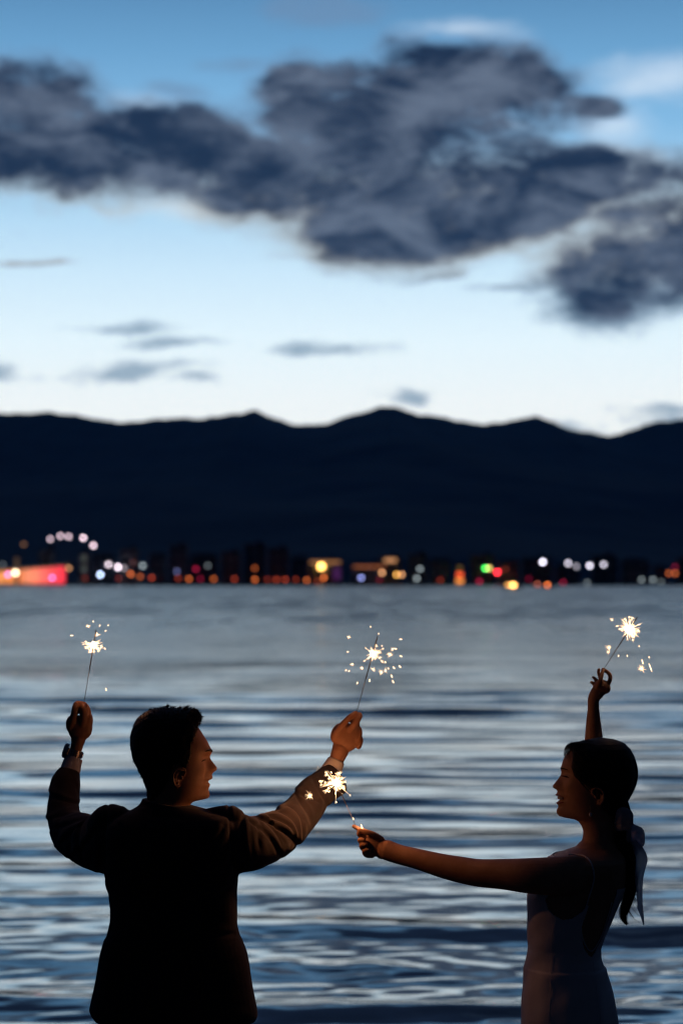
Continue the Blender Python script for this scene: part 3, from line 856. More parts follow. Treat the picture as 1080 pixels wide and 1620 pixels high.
def grid_faces(nr, nc):
    Fc = []
    for i in range(nr - 1):
        for k in range(nc):
            k2 = (k + 1) % nc
            Fc.append((i * nc + k, i * nc + k2, (i + 1) * nc + k2, (i + 1) * nc + k))
    Fc.append(tuple(range(nc))[::-1]); Fc.append(tuple((nr - 1) * nc + k for k in range(nc)))
    return Fc
def ear_parts(h, px, py, hgt, y0, tilt=0.25):
    """rim, inner fold, bowl and lobe of the ear on the lens side (and the far one)"""
    parts = []
    for side in (1, -1):
        def P(a, b, out): # a forward, b up (fractions of the height), out in metres
            u = h.s * (px - h.x0) + (a + b * 0.18) * hgt
            return Vector(h.world(np.array(u), np.array(side * (y0 + out)), np.array(py - b * hgt)).tolist())
        rim = [P(.30, .10, .002), P(.33, .30, .006), P(.22, .46, .011), P(.0, .50, .015), P(-.20, .40, .018), P(-.28, .18, .018), P(-.25, -.05, .016), P(-.17, -.25, .012), P(-.05, -.40, .008), (P(.08, -.46, .005)), P(.17, -.36, .002)]
        m = MB(); K = resample([tuple(q) for q in rim], 30)
        m.tube([Vector(k) for k in K], [.0027] * 18 + [.0030 + .0007 * i / 12 for i in range(12)], 8); parts.append((m.v, m.f))
        anti = [P(.12, .34, .006), P(-.04, .28, .010), P(-.12, .10, .012), P(-.10, -.10, .011), P(.0, -.22, .008), P(.12, -.20, .005)]
        m = MB(); K = resample([tuple(q) for q in anti], 18); m.tube([Vector(k) for k in K], .0026, 8); parts.append((m.v, m.f))
        # thin bowl behind the folds
        m = MB()
        ring = [P(.30, .12, -.002), P(.24, .38, .002), P(.0, .46, .006), P(-.20, .34, .009), P(-.24, .08, .009), P(-.17, -.2, .006), P(-.02, -.38, .003), P(.12, -.34, -.002), P(.26, -.1, -.004)]
        nrm = (Vector(h.world(np.array(0.), np.array(float(side)), np.array(1200.)).tolist()) - Vector(h.world(np.array(0.), np.array(0.), np.array(1200.)).tolist())).normalized()
        n = len(ring); vv = [q for q in ring] + [q - nrm * .006 for q in ring]
        parts.append((vv, [tuple(range(n)), tuple(range(n, 2 * n))[::-1]] + [(i, i + n, (i + 1) % n + n, (i + 1) % n) for i in range(n)]))
        c = P(.20, -.02, .004); m = MB().ball(tuple(c), .0042, 10, 8); parts.append((m.v, m.f))
        c = P(.02, -.40, .004); m = MB().ball(tuple(c), .0058, 12, 8, 1.1, 1, .7); parts.append((m.v, m.f))
    return parts
def finger(*keys, r=5.0, taper=0.82):
    n = len(keys)
    return limb([(a, b, d, r * (1 - (1 - taper) * i / (n - 1))) for i, (a, b, d) in enumerate(keys)], 14, 12)
# ---- cloth and skin
def skin_mat(name, c1, c2):
    m = mat(name, c1, 0.55, 0.35); vary(m, c1, c2, 30, 4, 0.15, 420)
    b = m.node_tree.nodes['Principled BSDF']
    b.inputs['Subsurface Weight'].default_value = 0.0
    return m
def cloth_mat(name, c1, c2, weave=900, rough=0.9, bump=0.35):
    m = mat(name, c1, rough, 0.2); vary(m, c1, c2, 9, 5)
    nt = m.node_tree; b = nt.nodes['Principled BSDF']
    tc = nt.nodes.new('ShaderNodeTexCoord'); co = E(nt, tc.outputs['Object'])
    h1 = noise(nt, co, weave, 2, 0.5); h2 = noise(nt, co, 22, 4, 0.55, 0.6)
    bp = nt.nodes.new('ShaderNodeBump'); bp.inputs['Strength'].default_value = bump; bp.inputs['Distance'].default_value = 0.004
    hh = h1 * 0.15 + h2 * 1.2; nt.links.new(hh.s, bp.inputs['Height']); nt.links.new(bp.outputs[0], b.inputs['Normal'])
    b.inputs['Sheen Weight'].default_value = 0.15
    return m
M_SKIN_M = skin_mat('mans_skin', (0.36, 0.19, 0.12, 1), (0.42, 0.23, 0.15, 1))
M_SKIN_W = skin_mat('womans_skin', (0.42, 0.235, 0.16, 1), (0.48, 0.28, 0.20, 1))
M_SUIT = cloth_mat('dark_suit_wool', (0.026, 0.023, 0.031, 1), (0.034, 0.030, 0.040, 1))
M_SHIRT = cloth_mat('white_shirt_cotton', (0.62, 0.62, 0.66, 1), (0.70, 0.70, 0.74, 1), 900, 0.85, 0.15)
M_DRESS = cloth_mat('pale_satin_dress', (0.74, 0.76, 0.86, 1), (0.80, 0.82, 0.90, 1), 600, 0.55, 0.25)
M_RIBBON = cloth_mat('white_ribbon_satin', (0.78, 0.80, 0.88, 1), (0.84, 0.86, 0.92, 1), 500, 0.45, 0.2)
M_HAIR = mat('black_hair', (0.010, 0.008, 0.007, 1), 0.5, 0.22)
def hair_bump(m):
    nt = m.node_tree; b = nt.nodes['Principled BSDF']; tc = nt.nodes.new('ShaderNodeTexCoord')
    mp = nt.nodes.new('ShaderNodeMapping'); mp.inputs['Scale'].default_value = (40, 260, 260); nt.links.new(tc.outputs['Object'], mp.inputs[0])
    n = noise(nt, E(nt, mp.outputs[0]), 1.0, 3, .6); bp = nt.nodes.new('ShaderNodeBump'); bp.inputs['Strength'].default_value = .5; bp.inputs['Distance'].default_value = .003
    nt.links.new(n.s, bp.inputs['Height']); nt.links.new(bp.outputs[0], b.inputs['Normal'])
hair_bump(M_HAIR)
M_SHOE = mat('black_shoe_leather', (0.015, 0.013, 0.012, 1), 0.3, 0.5)
M_STEEL = mat('brushed_steel', (0.42, 0.43, 0.48, 1), 0.3, 0.5, 1.0)
M_GLASSD = mat('watch_crystal', (0.02, 0.02, 0.03, 1), 0.05, 0.6)
M_LIP = mat('lips', (0.36, 0.10, 0.09, 1), 0.4, 0.5)
M_TEETH = mat('teeth', (0.75, 0.72, 0.66, 1), 0.3, 0.5)
M_PEARL = mat('pearl', (0.75, 0.76, 0.82, 1), 0.15, 0.6)
M_GOLD = mat('gold', (0.8, 0.5, 0.2, 1), 0.25, 0.5, 1.0)

def make_sheer(m):
    nt = m.node_tree; b = nt.nodes['Principled BSDF']; out = [n for n in nt.nodes if n.type == 'OUTPUT_MATERIAL'][0]
    t = nt.nodes.new('ShaderNodeBsdfTranslucent'); t.inputs[0].default_value = (0.75, 0.8, 0.92, 1)
    tr = nt.nodes.new('ShaderNodeBsdfTransparent')
    m1 = nt.nodes.new('ShaderNodeMixShader'); m1.inputs[0].default_value = 0.7
    m2 = nt.nodes.new('ShaderNodeMixShader'); m2.inputs[0].default_value = 0.12
    nt.links.new(b.outputs[0], m1.inputs[1]); nt.links.new(t.outputs[0], m1.inputs[2])
    nt.links.new(m1.outputs[0], m2.inputs[1]); nt.links.new(tr.outputs[0], m2.inputs[2]); nt.links.new(m2.outputs[0], out.inputs[0])
make_sheer(M_RIBBON)

def strands(name, paths, rad, m, parent, seg=4):
    mb = MB()
    for i, p in enumerate(paths):
        r = rad[i] if isinstance(rad, list) else rad
        n = len(p); mb.tube(p, [r * (1 - 0.85 * (k / (n - 1)) ** 1.5) for k in range(n)], seg)
    o = mb.build(name, m, parent, True)
    return o
# ------------------------------------------------------------------ the man
def foot(px, d, sgn, m, name, parent, org, heel=0.0):
    b = w3(px, 1500, d); x, y = b.x, b.y
    rings = []
    for t, w, hgt in ((-.10, .030, .06), (-.085, .038, .085), (-.03, .040, .10), (.03, .042, .075), (.09, .048, .055), (.14, .044, .045), (.17, .030, .035), (.182, .012, .02)):
        rings.append((Vector((x + sgn * .02 * t, y + t, .004 + hgt / 2 + heel * max(0, 1 - (t + .1) / .2))), Vector((w, 0, 0)), Vector((0, 0, hgt / 2)), 2.6))
    v_, f = loft(rings, 20)
    o = mesh_obj(name, [Vector(q) - org for q in v_], f, m, parent); return o

def build_man():
    base = Vector((w3(273, 1500).x, YP, 0.0))
    front = [(1127, 265), (1130, 285), (1135, 297), (1142, 306), (1150, 313), (1158, 318.5), (1165, 323), (1172, 327.5), (1180, 331.5), (1186, 334.5), (1190, 335.5),
             (1195, 333.5), (1199, 332.6), (1203, 334.5), (1206, 337), (1211, 341), (1215, 343.6), (1217.5, 344), (1220, 342), (1222, 338.5), (1225, 335.8), (1227, 335.6),
             (1230.5, 337), (1233, 336), (1235.0, 330.5), (1238, 329.2), (1240.6, 333.0), (1243, 333), (1247, 330.6), (1250, 330.3), (1254, 331.6), (1258, 332), (1261, 331.5),
             (1263.5, 329), (1265, 323), (1266.5, 314), (1268, 307), (1270, 303.5), (1275, 300), (1300, 298)]
    base_f = [(1127, 265), (1130, 285), (1135, 297), (1142, 306), (1150, 313), (1158, 318), (1165, 321.5), (1172, 325), (1180, 327.5), (1190, 328.5), (1200, 327), (1210, 325.5),
              (1220, 324.5), (1230, 323.5), (1240, 322), (1250, 319.5), (1258, 316), (1262, 313), (1265, 309), (1268, 304.5), (1270, 303), (1275, 300), (1300, 298)]
    back = [(1127, 262), (1130, 243), (1135, 232), (1142, 224), (1152, 217), (1165, 213), (1180, 212), (1195, 214), (1210, 219), (1225, 226), (1237, 231), (1250, 233.5), (1270, 234), (1300, 231)]
    half = [(1127, .004), (1130, .030), (1135, .048), (1142, .061), (1152, .071), (1165, .077), (1180, .079), (1195, .078), (1210, .0745), (1225, .071), (1240, .067), (1250, .063), (1258, .059), (1264, .056), (1270, .055), (1300, .060)]
    H = Head(1, 270, front, base_f, back, half, R(9), 0.01, 1198)
    rows = np.concatenate([np.linspace(1127, 1262, 100), np.linspace(1262.5, 1272, 14), np.linspace(1274, 1310, 12)])
    S, u, y, py = H.surface(rows)
    nr, nc = S.shape[:2]
    parts = [([Vector(q) for q in S.reshape(-1, 3)], grid_faces(nr, nc))]
    parts += ear_parts(H, 277.5, 1227, 31, .071)
    # trunk and limbs under the clothes
    def tr(py, xl, xr, dep, d=0.0): 
        a, b = w3(xl, py, d), w3(xr, py, d); return ((a + b) / 2, Vector(((b.x - a.x) / 2, 0, 0)), Vector((0, dep, 0)), 2.2)
    parts.append(loft([tr(1290, 240, 300, .055), tr(1300, 205, 335, .075), (tr(1320, 185, 355, .10)), tr(1380, 185, 352, .105), tr(1450, 192, 350, .10), tr(1560, 180, 368, .105), tr(1700, 180, 368, .10)]))
    parts.append(limb([(205, 1330, 0, 32), (112, 1318, .22, 22), (106, 1262, .29, 19), (113, 1215, .33, 13), (121, 1184, .34, 11.0), (124, 1172, .34, 12)], flat=.9))
    parts.append(limb([(350, 1330, 0, 32), (470, 1298, .24, 22), (505, 1252, .32, 19), (527, 1215, .355, 14), (533, 1200, .36, 13), (538, 1188, .36, 15)], flat=.9))
    # left hand: back of the hand to the lens, thumb and first finger closing on the wire
    D = .34
    parts += [blob(125, 1153, D, 18, 23, 9.5, R(6)), blob(124, 1170, D, 12, 14, 9), blob(113, 1146, D, 9, 15, 9), blob(137, 1152, D + .005, 9, 17, 10)]
    parts += [finger((113, 1148, D - .005), (117.5, 1132, D - .012), (120.5, 1117, D - .008), (124, 1113.5, D + .002), (134, 1115, D + .008), r=6.8, taper=.72),
              finger((130, 1148, D - .006), (132.5, 1132, D - .012), (131.4, 1120, D - .010), (129.5, 1116, D + .000), r=6.9, taper=.8),
              finger((138, 1147, D), (141, 1133, D + .004), (139, 1122, D + .014), (137, 1117, D + .02), r=5.0),
              finger((141, 1153, D), (143.5, 1140, D + .012), (141, 1131, D + .025), (133, 1134, D + .03), r=4.8),
              finger((141, 1160, D), (143, 1150, D + .012), (140, 1142, D + .026), (132, 1144, D + .03), r=4.3)]
    # right hand: closed round its wire, thumb along the top left
    D = .36
    parts += [blob(548, 1167, D, 22.5, 25, 12, R(-30)), blob(540, 1182, D, 15, 18, 10, R(-30)), blob(533, 1160, D, 10, 17, 10, R(-20)), blob(561, 1167, D + .004, 11, 19, 12, R(-18))]
    parts += [finger((532, 1158, D - .012), (542, 1146, D - .018), (553, 1135, D - .014), (562, 1129, D - .002), r=5.6),
              finger((553, 1155, D - .012), (562, 1143, D - .020), (568.5, 1133.0, D - .010), (566, 1131, D + .004), r=6.0),
              finger((560, 1158, D - .006), (564, 1147, D), (563, 1139, D + .016), (556, 1140, D + .026), r=5.6),
              finger((566, 1170, D - .010), (568.5, 1159, D - .004), (565, 1151, D + .016), (554, 1152, D + .028), r=5.4),
              finger((567, 1181, D - .006), (570.5, 1171, D + .000), (566, 1164, D + .018), (554, 1164, D + .028), r=4.8)]
    for sx, lx in ((-1, 232), (1, 316)):
        parts.append(limb([(lx, 1700, 0, 42), (lx, 1860, .01, 30), (lx, 1980, .0, 26), (lx, 2120, .0, 17), (lx, 2148, .0, 17)], 20))
    man = fuse('person', parts, 0.0023, [M_SKIN_M], None, 1, 0.35, None, base)
    tag(man, 'man in a dark suit seen from behind, both arms raised, face turned right in profile', 'person')
    rel = lambda vs: [Vector(q) - base for q in vs]

    # hair: a skin over the skull that sinks under it past the hairline
    rows = np.linspace(1127.0, 1275, 120)
    u, y, py = H.grid(rows, 200, False)
    poly = [(-80, 1100), (46, 1100), (47, 1133), (40, 1146), (37, 1155), (33, 1166), (27, 1177), (27.5, 1190), (25, 1202), (20, 1212), (15, 1211), (10, 1204), (3, 1207), (-2, 1216), (-6, 1228), (-12, 1242), (-22, 1255), (-32, 1264), (-60, 1272)]
    sd = poly_sd(np.stack([u.ravel(), py.ravel()], -1), poly).reshape(u.shape)
    th = np.interp(py, [1127, 1150, 1170, 1200, 1230, 1260], [8.5, 8.0, 7.0, 4.6, 3.0, 1.2])
    n3 = smooth_noise(u / 7 + 50, py / 7 + y * 60, 21, 3) - .5
    t = np.clip(sd * 0.45, -5, 1) * th
    t = np.where(sd > 0, np.minimum(t, th) + n3 * 2.6 * np.clip(sd / 6, 0, 1), np.clip(sd * 1.2, -7, 0))
    cu, cy_ = H.s * (265 - 270) + 0 * u, 0
    L = np.sqrt((u - cu) ** 2 + (y / PX) ** 2 + ((py - 1195) * .8) ** 2) + 1e-6
    u2 = u + (u - cu) / L * t; y2 = y + y / L * t; py2 = py + (py - 1195) * .8 / L * t
    # the quiff pushes up and forward over the forehead
    q = np.clip((u - 2) / 36, 0, 1.2) * np.clip((1162 - py) / 26, 0, 1)
    py2 = py2 - q * 2.5; u2 = u2 + q * 3.0
    Sg = H.world(u2, y2, py2)
    hair = mesh_obj('hair', rel(Sg.reshape(-1, 3)), grid_faces(*u.shape), M_HAIR, man)
    # short tufts that break the outline
    rng = random.Random(3); paths = []; rads = []
    ctr = Vector(H.world(np.array(-5.), np.array(0.), np.array(1190.)).tolist())
    cand = [(i, k) for i in range(0, 90) for k in range(0, 200) if sd[i, k] > 1.5]
    for i, k in rng.sample(cand, 1900):
        p = Vector(Sg[i, k]); nrm = (p - ctr).normalized()
        yy = py[i, k]; topk = max(0, min(1, (1165 - yy) / 30))
        fw = Vector((1, 0, 0)) * (0.35 * topk + .1) + Vector((0, 0, -1)) * (.9 * (1 - topk)) + Vector((rng.uniform(-.5, .5), rng.uniform(-.5, .5), rng.uniform(-.4, .4)))
        ln = rng.uniform(.005, .009) * (0.5 + .6 * topk)
        if u[i, k] > 15 and topk > .4: fw += Vector((.5, 0, .25)); ln *= 1.2
        p0 = p - nrm * .003; a = p0 + (nrm * .8 + fw * .5) * ln; b = a + (nrm * .1 + fw * .9) * ln * .8
        paths.append([q_ - base for q_ in (p0, a, b)]); rads.append(rng.uniform(.0006, .0014))
    edge = [(i, k) for i in range(0, 118) for k in range(0, 200) if -1.5 < sd[i, k] < 3.0 and abs(u[i, k]) < 60]
    for i, k in rng.sample(edge, min(650, len(edge))):
        p = Vector(H.world(u[i, k], y[i, k], py[i, k]).tolist()); nrm = (p - ctr).normalized()
        d_ = (Vector((-.2, 0, -1)) + Vector((rng.uniform(-.5, .5), rng.uniform(-.5, .5), rng.uniform(-.4, .4)))).normalized()
        ln = rng.uniform(.004, .008)
        paths.append([q_ - base for q_ in (p - nrm * .001, p + nrm * .0016 + d_ * ln * .5, p + nrm * .0012 + d_ * ln)]); rads.append(rng.uniform(.0003, .0006))
    # curls of the quiff at the front
    for j in range(46):
        yy = rng.uniform(-.045, .045); a0 = rng.uniform(28, 42); b0 = rng.uniform(1128, 1140)
        p = [H.world(np.array(a0 - 8), np.array(yy), np.array(b0 + 8)), H.world(np.array(a0), np.array(yy), np.array(b0 - 6)), H.world(np.array(a0 + 6), np.array(yy * 1.03), np.array(b0 - 4)),
             H.world(np.array(min(a0 + 8, 47)), np.array(yy * 1.03), np.array(b0 + 5)), H.world(np.array(min(a0 + 4, 44)), np.array(yy), np.array(b0 + 12))]
        K = resample([tuple(q_) for q_ in p], 9); paths.append([Vector(k_) - base for k_ in K]); rads.append(rng.uniform(.0012, .0024))
    tf = strands('hair_tufts', paths, rads, M_HAIR, hair); tf['kind'] = 'stuff'
    # brows and lashes
    for side in (1, -1):
        K = []
        for a in np.linspace(0, 1, 8):
            yy = .010 + .034 * a; q = 1189.5 - 4.0 * math.sin(a * 2.2) + 1.5 * a
            # find surface
            uu, y_, p_ = H.grid(np.array([q]), 400); j = np.argmin(np.abs(y_[0, :200] - yy)) if True else 0
            fr_ = np.where(np.arange(400) < 400)[0]
            m_ = (uu[0] > 20); jj = np.where(m_)[0][np.argmin(np.abs(y_[0][m_] - yy))]
            K.append(Vector(H.world(np.array(uu[0, jj] + .6), np.array(side * yy), np.array(q)).tolist()) - base)
        MB().tube(K, [.0012, .0028, .0034, .0034, .0030, .0024, .0018, .0007], 6).build('eyebrow', M_HAIR, man, True)
        K = []
        for a in np.linspace(0, 1, 7):
            yy = .018 + .026 * a; q = 1202.2 - 1.0 * math.sin(a * 3.14) + 1.2 * a
            uu, y_, p_ = H.grid(np.array([q]), 400); m_ = (uu[0] > 20); jj = np.where(m_)[0][np.argmin(np.abs(y_[0][m_] - yy))]
            K.append(Vector(H.world(np.array(uu[0, jj] + .7), np.array(side * yy), np.array(q)).tolist()) - base)
        MB().tube(K, [.0005, .0011, .0014, .0015, .0014, .0011, .0005], 5).build('eyelashes', M_HAIR, man, True)
    # teeth glimpsed in the smile
    m = MB()
    for k in range(8):
        yy = (k - 3.5) * .0052
        p = H.world(np.array(62.0 - 2.2 * (abs(k - 3.5) / 3.5) ** 2 * 3 - 3.2), np.array(yy), np.array(1236.2)); m.box(p[0], p[1], p[2], .004, .005, .0065)
    mesh_obj('teeth', rel(m.v), m.f, M_TEETH, man)

    # jacket
    T = [(1614, 152, 404, .115), (1606, 146, 407, .122), (1596, 142.5, 407.5, .125), (1570, 147, 402.5, .124), (1540, 153, 396, .122), (1510, 159, 390, .119), (1488, 165, 383, .117), (1480, 170, 378.5, .114), (1466, 173, 375.5, .112),
         (1450, 174.5, 374.5, .110), (1428, 175.5, 373.5, .112), (1410, 173, 374, .116), (1395, 168, 375, .119), (1375, 164, 377, .122), (1345, 162, 378, .123), (1320, 163, 377, .12), (1303, 168, 374, .11), (1294, 178, 368, .098), (1288, 190, 352, .088), (1282, 206, 330, .078), (1276, 216, 312, .070), (1272.5, 224, 300, .064)]
    JP = [loft([(lambda a, b: ((a + b) / 2, Vector(((b.x - a.x) / 2, 0, 0)), Vector((0, dd, 0)), 2.5))(w3(xl, q, 0), w3(xr, q, 0)) for q, xl, xr, dd in T], 48)]
    # collar stand rising round the neck
    JP.append(loft([(w3(cx, q, dy), Vector((wx * PX, 0, -sl * PX)), Vector((0, wd, 0)), 2.2) for q, cx, wx, wd, dy, sl in
                    ((1298, 268, 66, .080, 0, 4), (1286, 266, 52, .072, 0, 7), (1278, 265, 43, .068, 0, 8), (1273, 263, 39.0, .066, 0, 8), (1270, 262, 36.5, .063, 0, 8))], 36))
    def crease(x): return -max(0.0, 1 - abs(math.sin(x)) * 2.2) ** 1.5
    def wr1(s, t): return (0.11 * crease(s * 17 + math.sin(t * 1.0 + .6) * 1.1) * math.exp(-((s - .47) / .17) ** 2) * (.6 + .4 * math.sin(t + 2)) + .05 * crease(s * 9 + math.sin(t + 2.5) * 1.4) * (.1 < s < .9) + .018 * math.sin(s * 8 + 2 * t))
    def wr2(s, t): return (0.09 * crease(s * 15 + math.sin(t + 2) * 1.2) * math.exp(-((s - .5) / .2) ** 2) * (.6 + .4 * math.sin(t + 1)) + .05 * crease(s * 8 + math.sin(t + .5) * 1.3) * (.1 < s < .9) + .015 * math.sin(s * 9 + 2 * t + 1))
    JP.append(limb([(206, 1338, .0, 50), (180, 1336, .03, 49), (150, 1334, .10, 43), (116, 1319, .20, 38), (102, 1296, .25, 30), (101, 1262, .29, 27.0), (104, 1238, .315, 26), (110, 1219, .33, 19.5)], 60, 40, wr2, round_ends=False, flat=.92))
    JP.append(limb([(196, 1306, .0, 26), (176, 1301, .01, 29), (166, 1306, .02, 28)], 10, 24))
    JP.append(limb([(352, 1336, .0, 48), (378, 1334, .02, 46.5), (400, 1334, .06, 42.0), (440, 1318, .15, 38), (473, 1291, .24, 34), (496, 1258, .295, 31), (515, 1243, .335, 29.5), (530, 1231, .355, 30.5)], 64, 40, wr1, round_ends=False, flat=.9))
    JP.append(limb([(350, 1302, .0, 24), (363, 1300, .01, 25.0), (369, 1308, .015, 24)], 10, 24))
    JP.append(limb([(262, 1299, 0, 16), (310, 1302, 0, 20), (345, 1299, .0, 22.5), (364, 1300, .005, 24.0)], 20, 24))
    JP.append(limb([(262, 1300, 0, 17), (225, 1306, 0, 21), (205, 1308, .0, 23), (186, 1302, .0, 28)], 20, 24))
    def axis_fold(co, axis, creases):
        # creases across a sleeve: (place along the arm, slant, bow, depth mm, width, lower end, upper end) in photograph pixels
        P = np.stack([540 + co[:, 0] / co[:, 1] * F, 918 - (co[:, 2] - HC) / co[:, 1] * F], -1)
        A = np.array(axis, float); best = np.full(len(P), 1e9); S_ = np.zeros(len(P)); V_ = np.zeros(len(P)); acc = 0
        for a, b in zip(A[:-1], A[1:]):
            ab = b - a; L_ = np.linalg.norm(ab); t_ = np.clip(((P - a) @ ab) / L_ ** 2, 0, 1)
            q = a + t_[:, None] * ab; d_ = np.linalg.norm(P - q, axis=1); cr = (ab[0] * (P[:, 1] - a[1]) - ab[1] * (P[:, 0] - a[0])) / L_
            m_ = d_ < best; best = np.where(m_, d_, best); S_ = np.where(m_, acc + t_ * L_, S_); V_ = np.where(m_, cr, V_); acc += L_
        out_ = np.zeros(len(P)); ok = (best < 62)
        for s0, sl_, bow, dep, wd, v0, v1 in creases:
            c = S_ - (s0 + sl_ * V_ + bow * V_ ** 2); win = 1 / (1 + np.exp(-(V_ - v0) / 4)) / (1 + np.exp((V_ - v1) / 4))
            out_ += win * dep * .001 * (-np.exp(-(c / wd) ** 2) + .75 * np.exp(-((c - 1.9 * wd) / (1.6 * wd)) ** 2))
        return out_ * ok
    def sleeve(co):
        r_ = (co[:, 0] > w3(374, 1300).x)
        a = axis_fold(co, [(370, 1334), (400, 1334), (440, 1318), (473, 1291), (496, 1258), (530, 1231)],
                      [(14, .12, .003, 4, 3.2, -40, 30), (40, -.25, .006, 2.2, 3.4, -30, 10), (58, .35, -.006, 4.5, 3.6, -36, 34), (70, .2, -.008, 3, 3.0, -30, 20), (82, .45, -.01, 9, 3.6, -36, 30), (94, .15, -.012, 7, 3.0, -32, 22),
                       (106, -.1, -.014, 8, 3.4, -30, 30), (117, -.3, -.012, 6, 3.0, -10, 30), (132, -.4, .0, 5, 3.0, -28, 12), (150, .3, .005, 4, 3.2, -26, 20), (168, -.2, 0, 3.5, 3.0, -26, 26)])
        l_ = (co[:, 0] < w3(168, 1300).x)
        b = axis_fold(co, [(190, 1340), (150, 1334), (116, 1319), (102, 1296), (101, 1262), (104, 1238), (112, 1214)],
                      [(30, .3, .004, 6, 3.4, -40, 30), (50, -.3, .004, 7, 3.4, -36, 34), (66, .4, -.008, 8, 3.6, -30, 34), (80, .1, -.01, 8, 3.4, -30, 30), (95, -.3, .0, 6, 3.2, -28, 28), (112, .3, 0, 5, 3.0, -28, 20), (136, -.3, 0, 5, 3.2, -26, 26)])
        # drag lines over the back of the jacket
        P = np.stack([540 + co[:, 0] / co[:, 1] * F, 918 - (co[:, 2] - HC) / co[:, 1] * F], -1); c_ = np.zeros(len(P))
        for x0, y0, x1, y1, dep in ((366, 1388, 300, 1402, 3.5), (360, 1404, 310, 1440, 3), (180, 1400, 225, 1425, 3.5), (184, 1425, 240, 1462, 3), (355, 1305, 335, 1345, 2.5), (192, 1305, 214, 1350, 3), (250, 1290, 300, 1296, 4), (368, 1350, 345, 1395, 4), (180, 1470, 225, 1478, 3), (370, 1475, 320, 1480, 3), (240, 1560, 236, 1612, 5)):
            a0, b0 = np.array([x0, y0], float), np.array([x1, y1], float); ab = b0 - a0; t_ = np.clip(((P - a0) @ ab) / (ab @ ab), 0, 1)
            d_ = np.linalg.norm(P - a0 - t_[:, None] * ab, axis=1); c_ -= dep * .001 * np.exp(-(d_ / 3.6) ** 2) * (1 - t_ * .8) - dep * .0005 * np.exp(-((d_ - 8) / 5) ** 2) * (1 - t_)
        return a * r_ + .65 * b * l_ + c_ * (co[:, 1] < YP + .02) * (~r_) * (~l_)
    def folds(co):
        x, y_, z = co[:, 0], co[:, 1], co[:, 2]
        cx = w3(270, 1400).x; bx = np.abs(x - cx)
        s1 = smooth_noise(x * 7 + z * 3, z * 9 - x * 4, 31, 3) - .5
        back_ = (y_ < YP) * (bx < .20)
        seam = -0.0035 * np.exp(-((x - w3(266, 1400).x) / .0035) ** 2) * back_ * (z > .95) * (z < w3(0, 1290).z)
        # seam where each sleeve is set in
        sl = np.exp(-((x - (w3(367, 1400).x - .09 * (z - w3(0, 1330).z))) / .004) ** 2) * (z > w3(0, 1390).z) + np.exp(-((x - (w3(170, 1400).x)) / .004) ** 2) * (z > w3(0, 1390).z)
        side = -0.002 * np.exp(-((bx - .115) / .004) ** 2) * back_ * (z < w3(0, 1320).z)
        return s1 * 0.010 + seam + side - .0035 * sl + sleeve(co)
    jacket = fuse('jacket', JP, 0.0034, [M_SUIT], man, 4, .5, folds, None)
    jacket.location = -base
    # collar turn-down, a band over the stand
    v_, f = loft([(w3(cx, q, dy), Vector((wx * PX, 0, -sl * PX)), Vector((0, wd, 0)), 2.2) for q, cx, wx, wd, dy, sl in
                    ((1292, 267, 60, .0815, -.002, 8), (1287, 267, 56.5, .080, -.002, 8), (1276, 265.0, 45, .073, 0, 8), (1270, 263.5, 40.5, .068, 0, 8), (1268.5, 263, 38.5, .065, 0, 8))], 48)
    mesh_obj('collar', rel(v_), f, M_SUIT, jacket)
    # pocket flaps that stand out at either hip
    for px_, sg in ((166, -1), (382, 1)):
        a = w3(px_, 1487, .03)
        v_ = []
        for zz, o in ((.024, -.006), (.014, .003), (-.008, .0145), (-.0105, -.006)):
            for yy in (-.075, .075):
                v_.append((a.x + sg * o, a.y + yy, a.z + zz))
        mesh_obj('pocket_flap', rel(v_), [(0, 1, 3, 2), (2, 3, 5, 4), (4, 5, 7, 6), (6, 7, 1, 0), (0, 2, 4, 6), (1, 7, 5, 3)], M_SUIT, jacket, False)
    # shirt cuffs and collar
    sh = []
    sh.append(limb([(109, 1226, .325, 17.5), (112, 1217, .33, 16.8), (115, 1206, .335, 15.6), (117.5, 1198.5, .338, 14.8)], 10, 28, round_ends=False, flat=.9))
    sh.append(limb([(519, 1228, .345, 18), (524, 1219, .35, 17.4), (529, 1209, .355, 15.5), (531.5, 1203.5, .358, 14.6)], 10, 28, round_ends=False, flat=.9))
    for q in sh:
        mesh_obj('shirt_cuff', rel(q[0]), q[1], M_SHIRT, man)
    v_, f = loft([(w3(cx, q, 0), Vector((wx * PX, 0, -7 * PX)), Vector((0, wd, 0)), 2.1) for q, cx, wx, wd in ((1290, 266, 42, .066), (1278, 266, 37.5, .062), (1271.5, 264.5, 35.5, .060))], 40)
    mesh_obj('shirt_collar', rel(v_), f, M_SHIRT, man)
    # watch: link bracelet, case on the outer side, clasp on the other
    ax0, ax1 = w3(114, 1200, .338), w3(119, 1184, .34)
    ax = (ax1 - ax0).normalized(); c0 = ax0.lerp(ax1, .55)
    side_ = (Vector((-1, 0, 0)) - ax * (-ax.x)).normalized(); dep = ax.cross(side_)
    wt = bpy.data.objects.new('watch', None); wt.location = c0 - base; link(wt, man)
    r = 14.2 * PX; n = 20; lk = None
